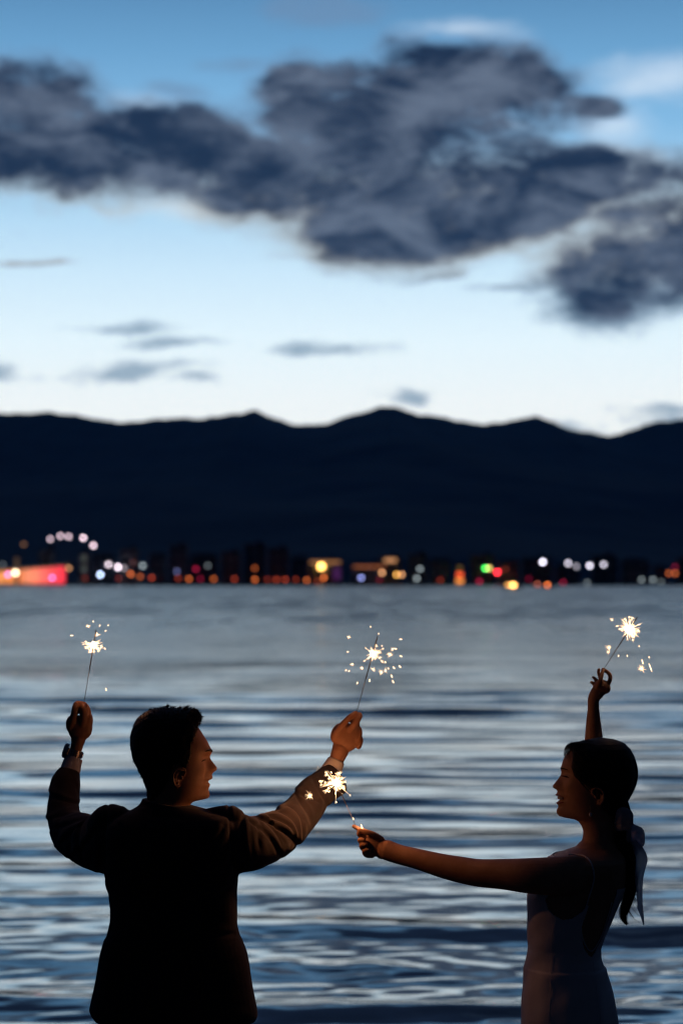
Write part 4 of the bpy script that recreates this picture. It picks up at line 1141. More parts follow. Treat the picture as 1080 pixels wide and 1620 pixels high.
    for k in range(n):
        a = 2 * math.pi * k / n
        if abs(math.cos(a / 2)) > .93 and False: continue
        d_ = side_ * math.cos(a) + dep * math.sin(a) * .86
        tn = (-side_ * math.sin(a) + dep * math.cos(a)).normalized(); out_ = d_.normalized()
        M_ = Matrix((tn, out_, ax)).transposed()
        m = MB()
        wl = 2 * math.pi * r / n * .80
        m.box(0, 0, 0, wl, .0036, .0085).box(0, 0, .0074, wl, .0028, .0052).box(0, 0, -.0074, wl, .0028, .0052)
        o = mesh_obj('link', [M_ @ Vector(q) + d_ * r for q in m.v], m.f, M_STEEL, wt, False)
    def disc(name, dist, rad, thick, mt, dirn, squ=1.0):
        M_ = Matrix((ax, dirn.cross(ax), dirn)).transposed()
        m = MB().tube([(0, 0, 0), (0, 0, thick * .8), (0, 0, thick)], [rad, rad, rad * .88], 24)
        mesh_obj(name, [M_ @ Vector((q[0] * squ, q[1], q[2])) + dirn * dist for q in m.v], m.f, mt, wt, False)
    disc('case', r * .68, .0215, .0120, M_STEEL, side_)
    disc('crystal', r * .68 + .0121, .0175, .0012, M_GLASSD, side_)
    disc('clasp', r * .9, .0085, .006, M_STEEL, -side_)
    # trousers and shoes
    TP = [loft([(lambda a, b: ((a + b) / 2, Vector(((b.x - a.x) / 2, 0, 0)), Vector((0, dd, 0)), 2.3))(w3(xl, q, 0), w3(xr, q, 0)) for q, xl, xr, dd in ((1500, 185, 363, .10), (1560, 178, 370, .108), (1640, 172, 376, .112), (1700, 170, 378, .11), (1740, 175, 372, .10))], 36)]
    for lx in (228, 320):
        TP.append(limb([(lx, 1700, 0, 50), (lx, 1780, 0, 47), (lx, 1960, 0, 36), (lx, 2120, 0, 29), (lx, 2140, .01, 30)], 40, 28, lambda s, t: .02 * math.sin(s * 22 + 2 * t), round_ends=False))
    tro = fuse('trousers', TP, 0.006, [M_SUIT], man, 3); tro.location = -base
    for lx in (228, 320): foot(lx, .01, 0, M_SHOE, 'shoe', man, base)
    return man
build_man()
# ------------------------------------------------------------------ the woman
def build_woman():
    from mathutils.bvhtree import BVHTree
    base = Vector((w3(905, 1500).x, YP, 0.0))
    rel = lambda vs: [Vector(q) - base for q in vs]
    front = [(1173, 944), (1176, 926), (1180, 912), (1185, 903), (1190, 897.5), (1195, 893.8), (1200, 891.3), (1206, 889.3), (1212, 887.6), (1217, 886.6), (1221, 887.4), (1225, 887.2), (1229, 884.7), (1234, 881), (1239, 877),
             (1242.5, 874.2), (1245, 873.4), (1247, 874.8), (1249, 879.2), (1251.5, 881.4), (1254, 880.6), (1257, 879.2), (1259, 880.6), (1260.5, 885), (1263, 886.2), (1266, 884.5), (1268, 881.2), (1271, 880.3), (1274, 882.3), (1277, 882.4),
             (1280, 880.4), (1284, 879.6), (1288, 880.8), (1291, 884), (1293, 891), (1294.5, 900), (1296, 908), (1299, 914), (1305, 918.5), (1313, 921.5), (1320, 921.5), (1327, 920), (1335, 916), (1350, 905)]
    base_f = [(1173, 944), (1176, 926), (1180, 912), (1185, 903), (1190, 898), (1195, 894.6), (1200, 892.4), (1206, 890.8), (1212, 889.8), (1220, 889.4), (1235, 890), (1245, 890.5), (1255, 891), (1265, 892), (1275, 894), (1283, 897), (1289, 901), (1292, 906), (1295, 910),
              (1299, 914), (1305, 918.5), (1313, 921.5), (1320, 921.5), (1327, 920), (1335, 916), (1350, 905)]
    back = [(1173, 948), (1177, 968), (1182, 979), (1190, 987), (1200, 992), (1212, 995), (1225, 995), (1240, 992), (1255, 985), (1268, 978), (1280, 974), (1300, 972), (1335, 976), (1350, 982)]
    half = [(1173, .004), (1177, .028), (1182, .043), (1190, .057), (1200, .066), (1212, .0715), (1225, .073), (1240, .071), (1255, .066), (1268, .060), (1280, .053), (1288, .0485), (1294, .045), (1300, .0435), (1335, .050), (1350, .062)]
    H = Head(-1, 938, front, base_f, back, half, R(5), 0.0, 1224)
    rows = np.concatenate([np.linspace(1173, 1290, 90), np.linspace(1290.5, 1300, 16), np.linspace(1302, 1350, 18)])
    S, u, y, py = H.surface(rows)
    nr, nc = S.shape[:2]
    parts = [([Vector(q) for q in S.reshape(-1, 3)], grid_faces(nr, nc))]
    parts += ear_parts(H, 946, 1256, 27, .0655)
    TR = [(1332, 917, 977, .048, .00), (1340, 910, 982, .066, .0), (1347, 893, 986, .105, .0), (1353, 878, 989, .132, .0), (1360, 864, 990, .146, .0), (1372, 854, 990, .148, .0), (1386, 847, 990, .142, .0), (1400, 841, 988, .135, .0), (1416, 836.5, 983, .128, .0),
          (1440, 836.5, 971.5, .120, .0), (1470, 836, 959, .113, .0), (1500, 836, 947, .108, .0), (1515, 834, 948, .110, .0), (1530, 831, 954, .118, .0), (1550, 829, 961, .130, .0), (1590, 826, 973, .150, .0), (1640, 828, 978, .154, 0), (1700, 836, 972, .14, 0)]
    def trings(lst, off=0.0, e=2.15):
        out = []
        for q, xl, xr, dep, d in lst:
            a, b = w3(xl, q, d), w3(xr, q, d); out.append(((a + b) / 2, Vector(((b.x - a.x) / 2 + off, 0, 0)), Vector((0, dep + off, 0)), e))
        return out
    parts.append(loft([(c_, u_ - Vector((.007, 0, 0)) * k_, v_ - Vector((0, .007, 0)) * k_, e_) for (c_, u_, v_, e_), k_ in zip(trings(TR), [max(0, min(1, (q[0] - 1500) / 60)) for q in TR])], 64))
    # near arm stretched out to the left
    parts.append(limb([(925, 1385, -.085, 27), (905, 1385, -.115, 30.5), (870, 1386, -.11, 29.5), (835, 1385.5, -.09, 27.5), (795, 1383, -.05, 24.0), (757, 1381, -.01, 22.0), (728, 1376, .02, 21.0), (700, 1370, .045, 19.3), (660, 1359, .08, 16.6), (632, 1352, .105, 15.8), (612, 1345, .12, 16.6)], 60, 28, flat=.88))
    parts.append(blob(915, 1384, -.07, 26, 26, 30))
    # far arm raised behind the head
    parts.append(limb([(935, 1385, .07, 30), (950, 1366, .13, 27), (957, 1330, .20, 23), (958, 1280, .29, 22), (948, 1228, .36, 20.0), (938, 1192, .33, 18.2), (938.5, 1168, .31, 16.3), (938, 1143, .29, 13.3), (938, 1119, .27, 10.2), (938, 1107, .26, 10.6), (942, 1098, .255, 11.5)], 60, 28, flat=.9))
    # near hand
    D = .13
    parts += [blob(594, 1338, D, 20, 17, 9.5, R(-28)), blob(606, 1344, D - .003, 14, 16, 9, R(-20)), blob(585, 1345, D + .003, 12, 14, 9.5, R(-50)), blob(592, 1327, D, 13, 9.5, 9, R(-25))]
    parts += [finger((590, 1327, D + .004), (578, 1318.5, D + .006), (568, 1312.0, D + .004), (559.5, 1307.3, D), r=4.3, taper=.75),
              finger((603, 1328, D - .006), (592, 1321, D - .014), (580, 1316.5, D - .016), (570, 1313, D - .010), r=5.2, taper=.8),
              finger((585, 1332, D + .004), (574, 1325, D + .008), (567.5, 1319.5, D + .006), (569, 1316.0, D - .004), r=4.6),
              finger((583, 1339, D + .002), (573, 1333.5, D - .002), (568.8, 1329, D - .010), (575, 1329, D - .017), r=4.7),
              finger((583, 1347, D), (574.5, 1343, D - .004), (571.5, 1337.5, D - .012), (578, 1336, D - .019), r=4.6),
              finger((588, 1354, D - .002), (579.5, 1351.5, D - .006), (576, 1346.5, D - .013), (581, 1344, D - .019), r=4.2)]
    # far hand
    D = .25
    parts += [blob(950, 1088, D, 14.5, 13, 9, R(35)), blob(944, 1096, D, 11, 12, 8.5), blob(957, 1088, D, 8.5, 10, 9, R(20))]
    parts += [finger((960, 1084, D - .002), (964.3, 1075, D - .006), (963.8, 1067.5, D - .004), (957.5, 1061.5, D), (953, 1059.0, D + .002), r=4.0, taper=.75),
              finger((945, 1086, D - .010), (949, 1076, D - .016), (951.2, 1067, D - .010), (953.2, 1060.5, D - .002), r=4.2, taper=.72),
              finger((952, 1082, D + .006), (949, 1072, D + .012), (946, 1064, D + .012), (947.0, 1059.0, D + .01), r=3.6, taper=.7),
              finger((946, 1083, D + .010), (942, 1076, D + .016), (939, 1072.5, D + .016), (937.5, 1071.5, D + .012), r=3.4, taper=.7),
              finger((942, 1088, D + .010), (938, 1082, D + .016), (935.5, 1079.5, D + .014), (934, 1079.8, D + .01), r=3.2, taper=.7)]
    for lx, dd in ((895, -.07), (915, .07)):
        parts.append(limb([(lx, 1680, dd, 40), (lx, 1860, dd, 28), (lx, 1980, dd, 24), (lx, 2120, dd, 14), (lx, 2145, dd, 15)], 20))
    wom = fuse('person', parts, 0.0023, [M_SKIN_W], None, 1, 0.35, None, base)
    tag(wom, 'woman in a pale open back dress, smiling to the left, white ribbon in her ponytail', 'person')

    # hair drawn back over the skull
    rows = np.linspace(1173.0, 1292, 110)
    u, y, py = H.grid(rows, 200, False)
    poly = [(60, 1150), (52, 1168), (40, 1181), (33, 1190), (33, 1200), (35, 1212), (30, 1226), (20, 1235), (8, 1240), (1, 1243), (-2, 1252), (-6, 1266), (-18, 1280), (-40, 1300), (-120, 1300), (-120, 1150)]
    sd = poly_sd(np.stack([u.ravel(), py.ravel()], -1), poly).reshape(u.shape)
    thk = np.interp(u, [-65, -40, 0, 30, 45], [10.5, 9.5, 5.0, 4.0, 3.2]) * np.interp(py, [1173, 1230, 1262, 1292], [1.0, 1.15, 1.25, 1.2])
    t = np.where(sd > 0, thk * np.clip(sd / 4.5, 0, 1) ** .7 + (smooth_noise(u / 30, py / 4 + y * 90, 13, 3) - .5) * 1.2 * np.clip(sd / 5, 0, 1), np.clip(sd * 1.2, -7, 0))
    L = np.sqrt(u ** 2 + (y / PX) ** 2 + ((py - 1225) * .9) ** 2) + 1e-6
    u2 = u + u / L * t; y2 = y + y / L * t; py2 = py + (py - 1225) * .9 / L * t
    Sg = H.world(u2, y2, py2)
    hair = mesh_obj('hair', rel(Sg.reshape(-1, 3)), grid_faces(*u.shape), M_HAIR, wom)
    rng = random.Random(9)
    paths, rads = [], []
    # strands lying over the shell from the hairline to the tie
    for j in range(520):
        i0 = rng.randrange(0, 70); k0 = rng.randrange(0, 200)
        if sd[i0, k0] < 3: continue
        path = []; ii, uu, yy = float(py2[i0, k0]), float(u2[i0, k0]), float(y2[i0, k0])
        tgt = (-50.0, 0.0, 1283.0)
        P0 = Vector((uu, yy / PX, ii)); c = Vector((0, 0, 1225))
        steps = rng.randrange(5, 12)
        for s in range(steps):
            p = Vector(P0)
            path.append(Vector(H.world(np.array(p.x), np.array(p.y * PX), np.array(p.z)).tolist()) - base)
            d_ = (Vector((tgt[0], 0, tgt[2])) - P0); n_ = (P0 - c).normalized(); d_ -= n_ * d_.dot(n_); 
            if d_.length < 8: break
            r0 = (P0 - c).length; P0 = P0 + d_.normalized() * 5.0; P0 = c + (P0 - c).normalized() * (r0 * (1 + rng.uniform(-.002, .002)) - .1)
        if len(path) > 3: paths.append(path); rads.append(rng.uniform(.0005, .0010))
    # loose wisps at the forehead and nape
    for j in range(120):
        yy = rng.uniform(-.035, .045); a = rng.uniform(34, 44)
        pts = [(a - 26, yy, 1175), (a - 9, yy * 1.02, 1176.5 + rng.uniform(-1, 2)), (a - 1, yy * 1.05, 1181), (a + rng.uniform(0, 3), yy * 1.08, 1187 + rng.uniform(0, 2)), (a + rng.uniform(0, 4), yy * 1.1, 1192 + rng.uniform(0, 4)), (a + rng.uniform(-2, 3), yy * 1.12, 1197 + rng.uniform(0, 10))]
        K = resample([tuple(H.world(np.array(q[0]), np.array(q[1]), np.array(q[2]))) for q in pts], 10)
        paths.append([Vector(k_) - base for k_ in K]); rads.append(rng.uniform(.0003, .0006))
    st = strands('hair_strands', paths, rads, M_HAIR, hair); st['kind'] = 'stuff'
    # ponytail
    core = [(980, 1268, -.01, 12), (986, 1290, -.02, 12), (988, 1312, -.03, 12), (989, 1335, -.035, 14), (991, 1365, -.04, 14.0), (996, 1392, -.04, 11), (996, 1412, -.04, 8.5), (989, 1434, -.04, 7.5), (985, 1450, -.04, 5.0), (990, 1462, -.04, 1.6)]
    v_, f = limb(core, 50, 20)
    pt = mesh_obj('ponytail', rel(v_), f, M_HAIR, wom)
    C = resample([(*w3(a, b, d), r * PX) for a, b, d, r in core], 26)
    paths, rads = [], []
    for j in range(260):
        a0 = rng.uniform(0, 6.28); tw = rng.uniform(.3, 1.4); k0 = rng.randrange(0, 4); k1 = rng.randrange(17, 27); fl = rng.uniform(.75, 1.1)
        off = Vector((rng.uniform(-.4, 1), rng.uniform(-.5, .5), 0)) * rng.uniform(0, .012)
        p = []
        for k in range(k0, k1):
            c = Vector(C[k][:3]); r = C[k][3] * fl; a = a0 + tw * k / 10
            s = max(0, (k - 12) / 14)
            p.append(c + Vector((math.cos(a) * r, math.sin(a) * r, 0)) + off * s * s - base)
        if len(p) > 4: paths.append(p); rads.append(rng.uniform(.0006, .0016))
    for j in range(60):   # flyaway ends
        c = Vector(C[rng.randrange(15, 22)][:3]); dx = rng.uniform(-.2, 1.0)
        p = [c, c + Vector((dx * .012, 0, -.018)), c + Vector((dx * .028, rng.uniform(-.01, .01), -.036)), c + Vector((dx * .045, rng.uniform(-.01, .01), -.046))]
        paths.append([q - base for q in p]); rads.append(.0005)
    st = strands('ponytail_strands', paths, rads, M_HAIR, pt); st['kind'] = 'stuff'

    # ribbon: wrapped knot, one loop, a long pointed tail and a short one
    def sheet(rowsLR, nx=10, wave=.005, dfun=lambda s, t: 0.0):
        K = resample([(xl, py_, 0, xr, d) for py_, xl, xr, d in rowsLR], 40)
        V, Fc = [], []
        for i, k in enumerate(K):
            xl, q, _, xr, d = k
            for j in range(nx + 1):
                t = j / nx
                V.append(w3(xl + (xr - xl) * t, q, d + wave * math.sin(t * 5 + i * .25) + dfun(i / 39, t)) - base)
        for i in range(39):
            for j in range(nx):
                a = i * (nx + 1) + j; Fc.append((a, a + 1, a + nx + 2, a + nx + 1))
        return V, Fc
    def ribbon(name, rowsLR, parent, **k):
        V, Fc = sheet(rowsLR, **k); o = mesh_obj(name, V, Fc, M_RIBBON, parent)
        s = o.modifiers.new('thickness', 'SOLIDIFY'); s.thickness = .0016; s.offset = 0
        return o
    rb = bpy.data.objects.new('hair_ribbon', None); rb.location = (0, 0, 0); link(rb, wom)
    kn = [limb([(977, 1288 + j * 7, -.035, 6.5), (984, 1284 + j * 7.5, -.055, 7.5), (993, 1287 + j * 7, -.045, 6.5), (996, 1292 + j * 6, -.02, 5), (985, 1292 + j * 6, .012, 6), (977, 1288 + j * 7, -.01, 6)], 24, 12) for j in range(4)]
    k_ = fuse('knot', kn, .0022, [M_RIBBON], rb, 2, .5); k_.location = -base
    ribbon('loop', [(1306, 994, 1003, -.05), (1309, 996, 1013, -.055), (1316, 998, 1018, -.06), (1326, 1000, 1019, -.06), (1335, 1003, 1018.5, -.05), (1342, 1006, 1014, -.04)], rb, wave=.004, dfun=lambda s, t: -.014 * math.sin(3.14 * s) * math.sin(3.14 * t))
    ribbon('loop', [(1304, 993, 1002, -.03), (1309, 995, 1012, -.02), (1318, 997, 1017, -.012), (1328, 1001, 1018, -.012), (1338, 1004, 1016, -.02), (1343, 1007, 1013, -.035)], rb, wave=.004, dfun=lambda s, t: .012 * math.sin(3.14 * s))
    ribbon('tail', [(1318, 990, 1001, -.055), (1330, 994, 1008, -.06), (1341, 1000, 1016, -.06), (1352, 1004, 1022, -.06), (1362, 1005, 1023.5, -.06), (1375, 1004.5, 1020, -.058), (1390, 1004, 1016.5, -.056), (1410, 1006, 1015.5, -.056), (1430, 1007.5, 1015.5, -.056), (1436, 1007, 1016, -.056), (1445, 1011, 1017, -.056), (1455, 1014.5, 1017.8, -.056), (1463, 1017, 1018.2, -.056)], rb, wave=.003)
    ribbon('tail', [(1312, 984, 996, -.05), (1324, 988, 1000, -.055), (1336, 992, 1004, -.055), (1348, 996, 1008, -.05), (1352, 1000, 1009, -.05)], rb, wave=.003)
    # earring on the near ear
    er = bpy.data.objects.new('earring', None); er.location = (0, 0, 0); link(er, wom)
    e0 = Vector(H.world(np.array(5.5), np.array(.078), np.array(1274.)).tolist())
    MB().ball((0, 0, 0), .0022, 10, 8).tube([(0, 0, 0), (0, 0, -.012)], .0006, 6).build('hook', M_GOLD, er, True, e0 + Vector((0, 0, .004)) - base)
    MB().ball((0, 0, 0), .0044, 14, 10, 1.25).build('pearl', M_PEARL, er, True, e0 + Vector((0, 0, -.017)) - base)
    # brow, lashes, lips, teeth
    def onface(yy, q, out, side=1):
        uu, y_, p_ = H.grid(np.array([q]), 400); m_ = (uu[0] > 20); jj = np.where(m_)[0][np.argmin(np.abs(y_[0][m_] - yy))]
        return Vector(H.world(np.array(uu[0, jj] + out), np.array(side * yy), np.array(q)).tolist()) - base
    for side in (1, -1):
        K = [onface(.009 + .034 * a, 1216.5 - 3.0 * math.sin(a * 2.4) + 2.0 * a, .5, side) for a in np.linspace(0, 1, 8)]
        MB().tube(K, [.0008, .0018, .0023, .0023, .0020, .0017, .0013, .0006], 6).build('eyebrow', M_HAIR, wom, True)
        K = [onface(.017 + .025 * a, 1227.8 - 1.2 * math.sin(a * 3.14) + 1.0 * a, .8, side) for a in np.linspace(0, 1, 7)]
        m = MB().tube(K, [.0006, .0013, .0017, .0018, .0017, .0013, .0006], 5)
        for k in K[1:6]: m.tube([k, k + Vector((-.005, -.001 * side, .000)), k + Vector((-.009, -.0015 * side, .0045))], [.0008, .0007, .0003], 4)
        m.build('eyelashes', M_HAIR, wom, True)
    for q0, nm in ((1257.3, 'lip'), (1270.5, 'lip')):
        K = [onface(abs(a), q0 - (3.0 if q0 > 1260 else -1.0) * (abs(a) / .021) ** 2, -.4, 1 if a >= 0 else -1) for a in np.linspace(-.021, .021, 11)]
        MB().tube(K, [.0008, .0016, .0022, .0025, .0027, .0028, .0027, .0025, .0022, .0016, .0008], 8).build(nm, M_LIP, wom, True)
    m = MB()
    for k in range(9):
        a = (k - 4) * .0046; p = H.world(np.array(55.6 - (abs(a) / .018) ** 2 * 5.5), np.array(a), np.array(1262.0)); m.box(p[0], p[1], p[2], .004, .0044, .0070)
    mesh_obj('teeth', rel(m.v), m.f, M_TEETH, wom)

    # dress: the trunk's own surface, lifted off the skin, cut out at arm and back
    DR = TR[3:-1] + [(1700, 822, 990, .170, 0), (1800, 815, 1000, .19, 0), (1950, 803, 1018, .215, 0), (2100, 792, 1034, .24, 0), (2158, 788, 1040, .245, 0)]
    keys = [(q, xl, xr, dep) for q, xl, xr, dep, d in DR]
    qs = np.concatenate([np.linspace(1353, 1530, 200), np.linspace(1532, 2158, 90)])
    A = np.array(keys); xl = np.interp(qs, A[:, 0], A[:, 1]); xr = np.interp(qs, A[:, 0], A[:, 2]); dp = np.interp(qs, A[:, 0], A[:, 3])
    ker = np.ones(9) / 9
    sm = lambda a: np.convolve(np.pad(a, 4, 'edge'), ker, 'valid')
    xl, xr, dp = sm(xl), sm(xr), sm(dp)
    xl = np.where((qs > 1366) & (qs < 1480), xl - 1.2 * np.sin((qs - 1366) / 114 * math.pi), xl)
    nseg = 300; th = np.linspace(0, 2 * math.pi, nseg, endpoint=False)
    cs, sn = np.cos(th), np.sin(th); e = 2.15
    ca = np.sign(cs) * np.abs(cs) ** (2 / e); sa = np.sign(sn) * np.abs(sn) ** (2 / e)
    V = np.zeros((len(qs), nseg, 3)); PXY = np.zeros((len(qs), nseg, 2))
    off = .0035
    for i, q in enumerate(qs):
        a, b = w3(xl[i], q), w3(xr[i], q); c = (a + b) / 2; hx = (b.x - a.x) / 2
        skirt = np.clip((q - 1520) / 300, 0, 1)
        fold = 1 + skirt * .035 * np.sin(th * 11 + q * .004) + .009 * np.sin(th * 5 + q * .11) * np.clip((q - 1420) / 50, 0, 1) * np.clip((1620 - q) / 60, 0, 1) + .002 * np.exp(-(((q - 1528) - 9 * np.sin(th * 2)) / 8) ** 2) - .006 * np.exp(-(((q - 1508) - 12 * np.sin(th * 1.0 + 1)) / 7) ** 2) + .006 * np.sin(th * 9 + q * .03) * np.clip((q - 1530) / 60, 0, 1)
        V[i, :, 0] = c.x + (hx + off) * ca * fold; V[i, :, 1] = c.y + (dp[i] + off) * sa * fold; V[i, :, 2] = c.z
        k = V[i, :, 1] / YP
        PXY[i, :, 0] = 540 + V[i, :, 0] / V[i, :, 1] * F * 1.0; PXY[i, :, 1] = q
    skin_near = [(898, 1330), (898, 1352), (886, 1378), (861, 1416), (866, 1430), (874, 1438), (888, 1445), (902, 1443), (918, 1432), (931, 1416), (926, 1435), (918.5, 1457), (918.5, 1475), (922, 1490), (929, 1503), (933.5, 1506), (938, 1500), (948, 1482), (958, 1455), (967, 1425), (973, 1405), (980, 1330)]
    skin_far = [(905, 1330), (905, 1352), (880, 1395), (870, 1425), (885, 1440), (915, 1438), (935, 1418), (946, 1440), (950, 1470), (952, 1400), (985, 1330)]
    P2 = PXY.reshape(-1, 2); near = (np.tile(sn, (len(qs), 1)) < 0.02).ravel()
    sdn = poly_sd(P2, skin_near); sdf = poly_sd(P2, skin_far)
    keep = np.where(near, sdn < 0, sdf < 0).reshape(len(qs), nseg)
    right_top = (np.tile(ca, (len(qs), 1)) > .35) & (PXY[..., 1] < 1400)
    keep &= ~right_top
    Vf = V.reshape(-1, 3); Fc = []
    for i in range(len(qs) - 1):
        for k in range(nseg):
            k2 = (k + 1) % nseg
            if keep[i, k] and keep[i, k2] and keep[i + 1, k] and keep[i + 1, k2]:
                Fc.append((i * nseg + k, i * nseg + k2, (i + 1) * nseg + k2, (i + 1) * nseg + k))
    used = sorted({j for f_ in Fc for j in f_}); mp = {j: n_ for n_, j in enumerate(used)}
    dress = mesh_obj('dress', [Vector(Vf[j]) - base for j in used], [tuple(mp[j] for j in f_) for f_ in Fc], M_DRESS, wom)
    s = dress.modifiers.new('thickness', 'SOLIDIFY'); s.thickness = .0016; s.offset = 1
    for x0, x1, q0, q1 in ((873, 866, 1440, 1620), (934, 950, 1508, 1620)):
        pts = []
        for i in range(0, len(qs), 3):
            if q0 <= qs[i] <= q1:
                t_ = x0 + (x1 - x0) * (qs[i] - q0) / (q1 - q0); ok = np.where(sn < 0)[0]; k = ok[np.argmin(np.abs(PXY[i, ok, 0] - t_))]; kk = k if V[i, k, 1] < YP else k
                n_ = Vector((ca[k], sa[k], 0)).normalized(); pts.append(Vector(V[i, k]) + n_ * .0016 - base)
        for _ in range(3): pts = [pts[0]] + [(pts[i - 1] + pts[i] * 2 + pts[i + 1]) / 4 for i in range(1, len(pts) - 1)] + [pts[-1]]
        MB().tube(pts, .0007, 5).build('seam', M_DRESS, dress, True)
    # trim and straps laid on the body
    bvh = BVHTree.FromPolygons([(wom.matrix_world @ v_.co) if False else (v_.co + base) for v_ in wom.data.vertices], [tuple(p.vertices) for p in wom.data.polygons])
    camp = Vector((0, 0, HC))
    def onbody(px, py_, out=.003):
        d_ = (at(px, py_, YP) - camp).normalized(); hit = bvh.ray_cast(camp, d_)
        if hit[0] is None: return None
        return hit[0] + hit[1] * out - base
    def laid(name, pts, r, mt):
        K = resample([(a, b, 0) for a, b in pts], 40); q = [onbody(k[0], k[1]) for k in K]; q = [z for z in q if z is not None]
        for _ in range(2): q = [q[0]] + [(q[i - 1] + q[i] * 2 + q[i + 1]) / 4 for i in range(1, len(q) - 1)] + [q[-1]]
        MB().tube(q, r, 6).build(name, mt, dress, True)
    laid('strap', [(899, 1354), (912, 1353.5), (924, 1356), (933, 1364), (938, 1378), (938.5, 1390), (936, 1402), (931, 1417)], .0022, M_DRESS)
    laid('back_trim', [(931, 1417), (926, 1435), (919, 1457), (918.5, 1475), (922, 1490), (929, 1503), (934, 1506), (940, 1498), (949, 1481), (958, 1455), (966, 1427)], .0018, M_DRESS)
    for lx, dd in ((895, -.07), (915, .07)): foot(lx, dd, 0, M_SHOE, 'shoe', wom, base)
    return wom
build_woman()
# ------------------------------------------------------------------ sparklers
M_WIRE = mat('sparkler_wire', (0.22, 0.20, 0.19, 1), 0.45, 0.5, 0.8)
M_COAT = vary(mat('burnt_coating', (0.05, 0.045, 0.045, 1), 0.95), (0.03, 0.028, 0.028, 1), (0.09, 0.08, 0.075, 1), 220, 3, .8, 900)
M_CORE = mat('spark_white', (0.1, 0.1, 0.1, 1), 0.5, 0.2, 0, (1.0, 0.86, 0.62, 1), 12.0)
M_SPARK = mat('spark_gold', (0.1, 0.1, 0.1, 1), 0.5, 0.2, 0, (1.0, 0.66, 0.36, 1), 3.6)
for m_ in (M_CORE, M_SPARK): m_.cycles.emission_sampling = 'NONE'

def sparkler(label, wire, top, core, rcore, stars, dots, d0, d1, watt, seed, nspike=44, long=1.0, near_spark=None, far_spark=None):
    rng = random.Random(seed)
    a, b = w3(*wire, d0), w3(*top, d1); c0 = w3(*core, (d0 + d1) / 2 if False else d1)
    # the burning point lies on the wire
    t = max(0, min(1, ((w3(*core, d1) - a).dot(b - a)) / (b - a).length_squared)); cc = a.lerp(b, t)
    root = empty('sparkler', tuple(a)); tag(root, label, 'sparkler', 'lit sparklers held by the couple')
    hd = (a - b).normalized()
    MB().tube([hd * .035, Vector((0, 0, 0)), (b - a) * .42], .00085, 6).build('wire', M_WIRE, root, True)
    n = 22; pts = [(b - a) * (.40 + .60 * i / (n - 1)) for i in range(n)]
    MB().tube(pts, [.0013 + .0005 * rng.random() if i > 1 else .0010 for i in range(n)], 8).build('coating', M_COAT, root, True)
    m = MB()
    def spike(p, d, L, r):
        q = d.cross(Vector((0, 1, 0))); q = q.normalized() if q.length > .1 else Vector((1, 0, 0)); s = d.cross(q)
        n0 = len(m.v); k = L * .35
        for e_ in (p, p + d * k): 
            rr = r * (1.0 if e_ is p else .8)
            for j in range(4):
                w_ = j * math.pi / 2; m.v.append(tuple(e_ + q * (rr * math.cos(w_)) + s * (rr * math.sin(w_))))
        m.v.append(tuple(p + d * L)); tip = len(m.v) - 1
        for j in range(4):
            j2 = (j + 1) % 4
            m.f.append((n0 + j, n0 + j2, n0 + 4 + j2, n0 + 4 + j)); m.f.append((n0 + 4 + j, n0 + 4 + j2, tip))
        m.f.append((n0 + 3, n0 + 2, n0 + 1, n0))
    def rdir():
        while True:
            v_ = Vector([rng.gauss(0, 1) for _ in range(3)])
            if v_.length > .3: return v_.normalized()
    def star(p, R_, n_, r):
        for _ in range(n_):
            spike(p, rdir(), R_ * rng.uniform(.3, 1.2), r)
        mb = MB().ball(tuple(p), r * 2.0, 8, 6); o = len(m.v); m.v += mb.v; m.f += [tuple(o + i for i in f_) for f_ in mb.f]
    co = MB(); rc = rcore * PX
    mcore = MB().ball((0, 0, 0), rc * .55, 12, 8)
    cpos = cc - a
    cv = [tuple(Vector(q) * (1 + .25 * (rng.random() - .5)) + cpos) for q in mcore.v]
    mesh_obj('burning_tip', cv, mcore.f, M_CORE, root)
    for i in range(nspike):
        d_ = rdir(); L = rc * rng.uniform(.8, 1.6) * (1.5 * long if rng.random() < .18 else 1); spike(cpos + d_ * rc * .2, d_, L, .0009)
        if rng.random() < .35:
            p = cpos + d_ * L * 1.02
            for _ in range(4): spike(p, (d_ + rdir() * .9).normalized(), rc * rng.uniform(.25, .55), .0006)
    for px, py, R_, n_ in stars:
        p = w3(px, py, (far_spark[2] if far_spark and abs(px - far_spark[0]) < 1 else d1 + rng.uniform(-.03, .03))) - a; star(p, R_ * PX * 1.15, int(n_ * 1.5), .0005)
    for q in dots:
        px, py = q[:2]; L = q[2] if len(q) > 2 else 3.0
        p = w3(px, py, d1 + rng.uniform(-.05, .05)) - a
        away = (p - cpos).normalized(); away = (away + Vector((0, 0, -.4))).normalized()
        e_ = away * (L * PX * .5)
        m.tube([p - e_, p - e_ * .5, p + e_ * .5, p + e_], [.0005, .0012, .0014, .0005], 6)
    o = m.build('sparks', M_SPARK, root, True); o['kind'] = 'stuff'
    ld = bpy.data.lights.new('spark_glow', 'POINT'); ld.energy = watt; ld.color = (1.0, 0.34, 0.105); ld.shadow_soft_size = .012
    l = bpy.data.objects.new('spark_glow', ld); l.location = cpos; link(l, root)
    if far_spark:
        l3 = bpy.data.lights.new('spark_glow', 'POINT'); l3.energy = far_spark[3]; l3.color = ld.color; l3.shadow_soft_size = .008
        o3 = bpy.data.objects.new('spark_glow', l3); o3.location = w3(*far_spark[:3]) - a; link(o3, root)
    if near_spark:
        l2 = bpy.data.lights.new('spark_glow', 'POINT'); l2.energy = 0.035; l2.color = (1.0, 0.45, 0.2); l2.shadow_soft_size = .003
        o2 = bpy.data.objects.new('spark_glow', l2); o2.location = w3(near_spark[0], near_spark[1], d0 - .012) - a; link(o2, root)
    return root
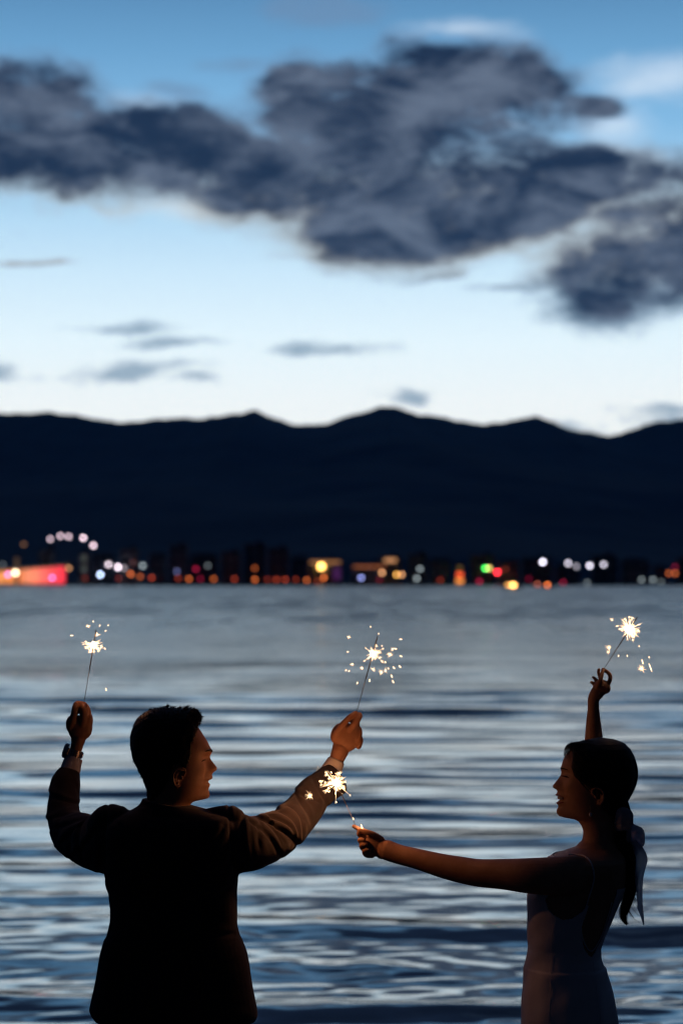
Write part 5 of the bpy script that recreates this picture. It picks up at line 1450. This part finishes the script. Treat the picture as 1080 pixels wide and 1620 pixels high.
z1 = lambda x, y: (50 + x / 2.454, 960 + y / 2.454)
z2 = lambda x, y: (340 + x / 3.176, 960 + y / 3.176)
z3 = lambda x, y: (780 + x / 2.4545, 960 + y / 2.4545)
c2 = lambda x, y: (460 + x / 7.714, 1100 + y / 7.714)
sparkler("sparkler in the man's left hand, above his wristwatch", (133, 1112), (152.5, 996), (147, 1020), 9.5,
         [(154, 1004, 6, 12), (139.6, 990.6, 5, 10), (143, 1028, 6, 8), (160, 1024, 7, 5)],
         [(114, 1005.4, 5), z1(240, 57), z1(265, 73), z1(298, 72), z1(288, 93), (168, 1090.5, 5), (137, 1016), (166, 1026, 5)], .35, .34, 1.2, 1)
sparkler("sparkler in the man's right hand, with the widest spray of separate sparks", (563.5, 1128), (597, 1006.5), (589.7, 1034), 8.0,
         [(551.6, 1008, 5.5, 12), (557, 1051, 5, 11), (617, 1035.5, 6.5, 12), (621, 1027, 4.5, 8), (604, 1046.6, 5, 8), (590, 1059, 5, 9), (603, 1064, 6, 10), (609.5, 1061, 5.5, 9), (600.5, 1041, 4, 7), (572, 1056, 3.5, 7), (595, 1022, 4, 6)],
         [z2(781, 100), z2(822, 135), (*z2(932, 163), 5), (*z2(933, 248), 5), (*z2(928, 300), 5), (*z2(898, 306), 5), z2(870, 310), (*z2(855, 278), 4), (*z2(887, 348), 5.5), (*z2(894, 376), 5.5), (*z2(776, 370), 5), (*z2(714, 383), 4.5),
          z2(740, 310), z2(658, 319), z2(673, 323), z2(667, 226), z2(838, 196), (*z2(905, 210), 7)], .37, .36, 0.9, 2, 50)
sparkler("sparkler in the woman's raised hand, with the brightest round burst", (954, 1059), (1007.5, 976), (994.7, 995.4), 12.0,
         [(963, 1025, 7, 14), (967, 980, 4, 7), (999, 977.5, 5, 8), (1014, 1058, 8, 16), (961, 1031, 5, 7)],
         [(1015.5, 1047, 8), (1028, 1056, 14), z3(565, 153), z3(604, 196), z3(519, 190), z3(485, 190), (*z3(480, 75), 5), (1010, 988, 5)], .25, .24, 1.5, 3, 80)
sparkler("lowest sparkler, in the woman's outstretched hand in front of the man's sleeve", (562.5, 1306), (526, 1226), (531, 1239), 9.5,
         [(517, 1225, 6.5, 12), (509, 1236.5, 5, 8), (514, 1237.5, 5, 7), (517, 1251, 6, 12), (537, 1224, 6, 10), (543.5, 1245, 6, 11), (533, 1250, 5, 9), (521, 1231, 5, 9), (520, 1246, 5, 9), (490.5, 1259, 8, 18), (540, 1231, 4, 7)],
         [(506, 1235.5, 5), (558.5, 1295, 4), (572, 1307.5, 8), (530.5, 1255, 4), (524, 1222, 4), (545, 1237, 5), (521, 1252, 4)], .13, .14, 2.6, 4, 70, 1.4, (572, 1306.5), (490.5, 1259, .075, .8))
